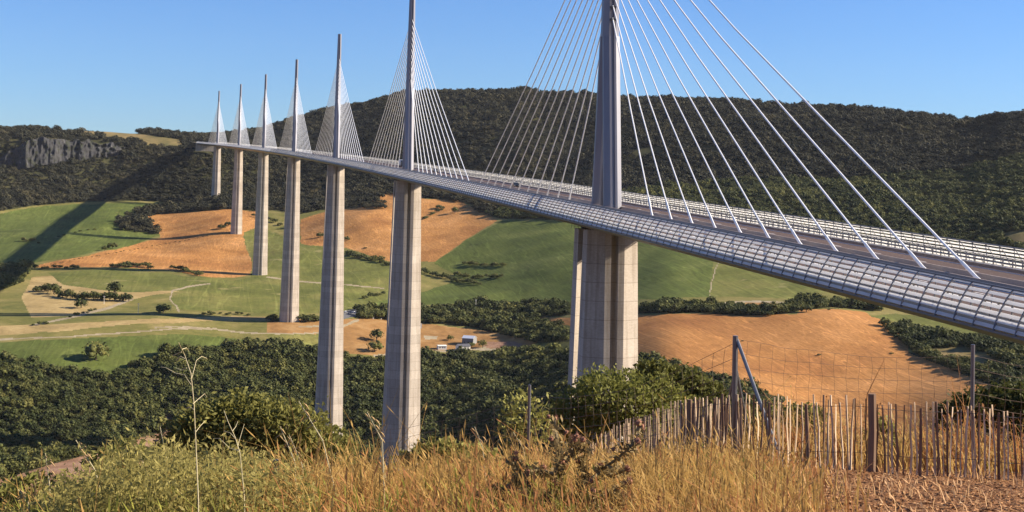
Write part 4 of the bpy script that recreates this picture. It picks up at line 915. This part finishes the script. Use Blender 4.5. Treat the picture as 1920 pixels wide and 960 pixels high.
grass('dry_grass', 'tall golden dry grass across the front of the slope', 38000, STRAW, lambda px, D, X, Y, r: ~((px > 900) & (px < 1215) & (D < 8.7) & (r.random(len(px)) < .75)) & ~mul(px+r.normal(size=len(px))*70, D) & crest(px, D) & ((px > 560+r.normal(size=len(px))*60) | (r.random(len(px)) < .10)) & (r.random(len(px)) < .3+.7*(vnoise(X/.8, Y/.8, 5) > .4)), .12, .40, .0038, 3)
grass('dry_grass', 'reddish brown dry grass mixed into the slope', 15000, STRAW2, lambda px, D, X, Y, r: ~mul(px+r.normal(size=len(px))*90, D) & crest(px, D) & (px > 760-r.random(len(px))*400) & (vnoise(X/1.1, Y/1.1, 55) > .4), .12, .38, .0042, 4)
grass('green_grass', 'yellow green grass tufts among the dry grass', 12000, GREENG, lambda px, D, X, Y, r: ~mul(px, D) & crest(px, D) & (vnoise(X/1.2, Y/1.2, 15) > .55-.3*(px < 500)), .1, .26, .0042, 5)
grass('sparse_grass', 'short sparse dry grass on the mulch in front of the fence', 1300, STRAW2, lambda px, D, X, Y, r: mul(px, D) & (vnoise(X/.7, Y/.7, 25) > .52), .06, .2, .004, 6)
grass('fence_grass', 'dry grass standing behind and along the paling fence', 16000, STRAW, lambda px, D, X, Y, r: (px > 1150) & (D > fx(px, D)+.3+2.5*r.random(len(px))*(px > 1370)) & (vnoise(X/.9, Y/.9, 35) > .3), .35, 1.0, .0042, 7)
grass('fence_grass', 'red brown brushy growth behind the paling fence', 13000, STRAW2, lambda px, D, X, Y, r: (px > 1280) & (D > fx(px, D)+1.2) & (vnoise(X/.7, Y/.7, 36) > .35), .4, 1.1, .005, 8)
# bark mulch: countless chips
n = 70000; r = np.random.default_rng(77); px = r.uniform(1150, 1960, n); D = 6.5+r.random(n)**.9*18
rr = ray(px, np.full(n, 900.)); k = D/np.hypot(rr[0], rr[1]); X = C[0]+rr[0]*k; Y = C[1]+rr[1]*k; s = (px > 1330+(22.5-D)*8); X, Y, D = X[s], Y[s], D[s]; n = len(X); P = np.stack([X, Y, GZ(X, Y)+.012], 1)
t_ = r.normal(size=(n, 3))*np.array([1, 1, .16]); t_ /= np.linalg.norm(t_, axis=1)[:, None]; s_ = np.cross(t_, [0, 0, 1.])+r.normal(size=(n, 3))*.35; L_ = (.010+.034*r.random(n)**2)[:, None]
Vv = np.stack([P-t_*L_, P+s_*L_*.4, P+t_*L_, P-s_*L_*.4], 1).reshape(-1, 3)
CH = N('bark chips'); oi = CH.noise(12, 2, .9); CH = CH.out(CH.ramp(oi, [(.34, (.09, .038, .013)), (.54, (.27, .12, .042)), (.66, (.46, .26, .11)), (.76, (.80, .62, .40))]), .8)
tag(link('bark_mulch', fastmesh('bark_mulch', Vv, np.arange(len(Vv)).reshape(-1, 4), CH)), 'brown bark and pale gravel chips covering the ground before the fence', 'mulch', kind='stuff')

# tall dry stems
STEM = simple('dry stem', (.55, .47, .27), .8); SEEDM = simple('dry seed head', (.36, .24, .11), .9)
def stem(label, D, path, twigs, r0=.0036):
    B = at(*path[0], D); B = gpt(B[0], B[1]); t = empty('dry_stem', B); tag(t, label, 'dry plant')
    b = MB(); pts = [np.zeros(3)-[0, 0, .05]]+[at(x, y, D+rnd.uniform(-.05, .05))-B for x, y in path[1:]]
    b.tube(pts, list(np.linspace(r0, r0*.35, len(pts))), 6); b.build('stalk', STEM, t)
    for tw in twigs:
        b = MB(); q = [at(x, y, D+.03*i)-B for i, (x, y) in enumerate(tw)]; b.tube(q, list(np.linspace(r0*.5, r0*.28, len(q))), 5); b.build('twig', STEM, t)
stem('tallest pale dry stem with curled twigs standing at lower left', 6.6, [(374,1010),(372,940),(368,850),(364,760),(358,700),(346,665),(335,642)],
     [[(359,722),(352,712),(346,702)], [(358,714),(364,692),(368,676),(378,668),(388,672)], [(362,757),(372,748),(384,738),(388,745)], [(346,703),(330,700),(312,690),(302,688)], [(350,690),(340,694),(330,690)],
      [(364,768),(356,763),(348,766)], [(341,655),(350,652),(354,658)], [(367,810),(376,798),(384,790)], [(340,660),(330,664),(322,668)], [(346,672),(338,668),(330,676)]])
stem('second dry stem with short twigs right of the tallest one', 7.2, [(462,1000),(458,930),(450,850),(441,820),(428,792),(420,770)], [[(441,822),(432,812),(420,808)], [(445,838),(452,815),(458,795)], [(436,808),(442,800),(446,790)], [(448,845),(430,840),(412,822),(400,822)]], .0035)
for i, (x0, y0, x1, y1, cv) in enumerate([(300,960,262,850,0),(215,940,142,825,0),(100,965,85,850,0),(330,950,300,800,0),(575,930,542,815,8),(725,880,688,772,10),(650,900,560,752,0),(735,900,710,790,-6),(920,880,890,800,0),(1000,870,962,810,0),(70,960,34,918,0),(560,930,525,800,10)]):
    D = 8+.4*(i % 5); lab = ['thin leaning dry stalk in the weeds left of the tallest stem', 'long thin stalk leaning left over the weeds at lower left', 'thin stalk near the lower left corner', 'thin straight stalk just left of the tallest stem', 'curved dry grass stalk above the green stake', 'curved bare stalk in front of the second pier foot',
           'long dry grass stalk leaning left in front of the third pier', 'oat like stalk crossing the foot of the second pier', 'thin stalk at the crest of the golden grass', 'thin stalk left of the thin steel post', 'short stalk in the lower left corner', 'pale curved stalk left of the third pier foot'][i]
    B = at(x0, 960, D); B = gpt(B[0], B[1]); t = empty('grass_stalk', B); tag(t, lab, 'grass stalk'); e = at(x1, y1, D)-B; m_ = at((x0+x1)/2+cv, (y0+y1)/2, D)-B
    b = MB(); b.tube([(0, 0, -.05), m_, e], [.0042, .0035, .002], 5); b.build('stalk', STEM, t)
    b = MB()
    for k in range(6):
        c = m_+(e-m_)*(.45+.1*k)+np.array([rnd.uniform(-.03, .03), 0, 0]); b.tube([c, c+[.012, 0, -.012], c+[.03*rnd.choice((-1, 1)), 0, -.035]], [.001, .005, .001], 4)
    b.build('seed_head', SEEDM, t)
# thistle
TH = leaf_mat('thistle leaves', (.16, .11, .045), (.38, .28, .12), (.66, .54, .28), .3, 14); THB = simple('thistle stem', (.20, .15, .07), .9); THH = simple('thistle head', (.26, .12, .07), .9)
D = 8.2; B = at(1060, 985, D); B = gpt(B[0], B[1]); t = empty('thistle', B); tag(t, 'big dried spiny thistle with brown seed heads in front centre', 'thistle')
Rr = random.Random(4); TB = [[(1060,985),(1075,940),(1100,905),(1130,880),(1160,858),(1190,832),(1202,800)], [(1055,985),(1030,950),(1000,945),(960,948),(915,942)], [(1050,960),(1030,930),(990,930),(960,920),(930,915)], [(1062,960),(1040,910),(1050,870),(1045,830),(1040,785)],
     [(1000,940),(985,905),(970,875),(960,860)], [(1045,890),(1010,882),(985,885),(965,900)], [(1070,945),(1110,935),(1150,925),(1175,905)], [(1100,905),(1090,870),(1100,840),(1072,825)], [(1130,880),(1150,890),(1178,880)], [(1065,970),(1120,960),(1170,950)], [(1050,870),(1075,850),(1078,825)], [(1150,925),(1165,940),(1190,930)]]
b = MB(); Lv = []; heads = []
for br in TB:
    q = [at(x, y, D+Rr.uniform(-.25, .25) if i else D)-B for i, (x, y) in enumerate(br)]; b.tube(q, list(np.linspace(.014, .005, len(q))), 6); heads.append(q[-1])
    for a_, c_ in zip(q[:-1], q[1:]):
        for k in range(5): Lv.append(leafset(a_+(c_-a_)*k/5, (.045, .045, .04), 9, .022, Rr.randrange(9999), 2.2, .2))
        heads.append(c_+np.array([Rr.uniform(-.04, .04), 0, Rr.uniform(0, .05)]))
b.build('stem', THB, t); Vv, Qq = quads(Lv); link('leaves', fastmesh('leaves', Vv, Qq, TH), t)
for h in heads[::1]:
    b = MB(); rr_ = Rr.uniform(.012, .022)
    v = ICO1[0]*rr_+np.array(h); b.add(v, ICO1[1])
    for _ in range(12):
        d_ = np.array([Rr.gauss(0, 1), Rr.gauss(0, 1), Rr.gauss(.5, 1)]); d_ /= np.linalg.norm(d_); b.tube([np.array(h)+d_*rr_*.8, np.array(h)+d_*rr_*1.8], [.003, .0005], 3)
    b.build('seed_head', THH, t)

# ---------------------------------------------------------------- summer haze in the valley air
b = MB(); b.box((600, 1600, 60), (4200, 4200, 660)); hz = b.build('haze', None)
hm = bpy.data.materials.new('haze'); hm.use_nodes = True; hn = hm.node_tree; hn.nodes.clear(); ho = hn.nodes.new('ShaderNodeOutputMaterial'); pv = hn.nodes.new('ShaderNodeVolumePrincipled')
pv.inputs['Color'].default_value = (.93, .95, 1, 1); pv.inputs['Density'].default_value = .000012; hn.links.new(pv.outputs[0], ho.inputs['Volume']); hz.data.materials.append(hm); tag(hz, kind='stuff')
hz['label'] = 'faint bluish summer haze filling the valley air'; hz['category'] = 'haze'
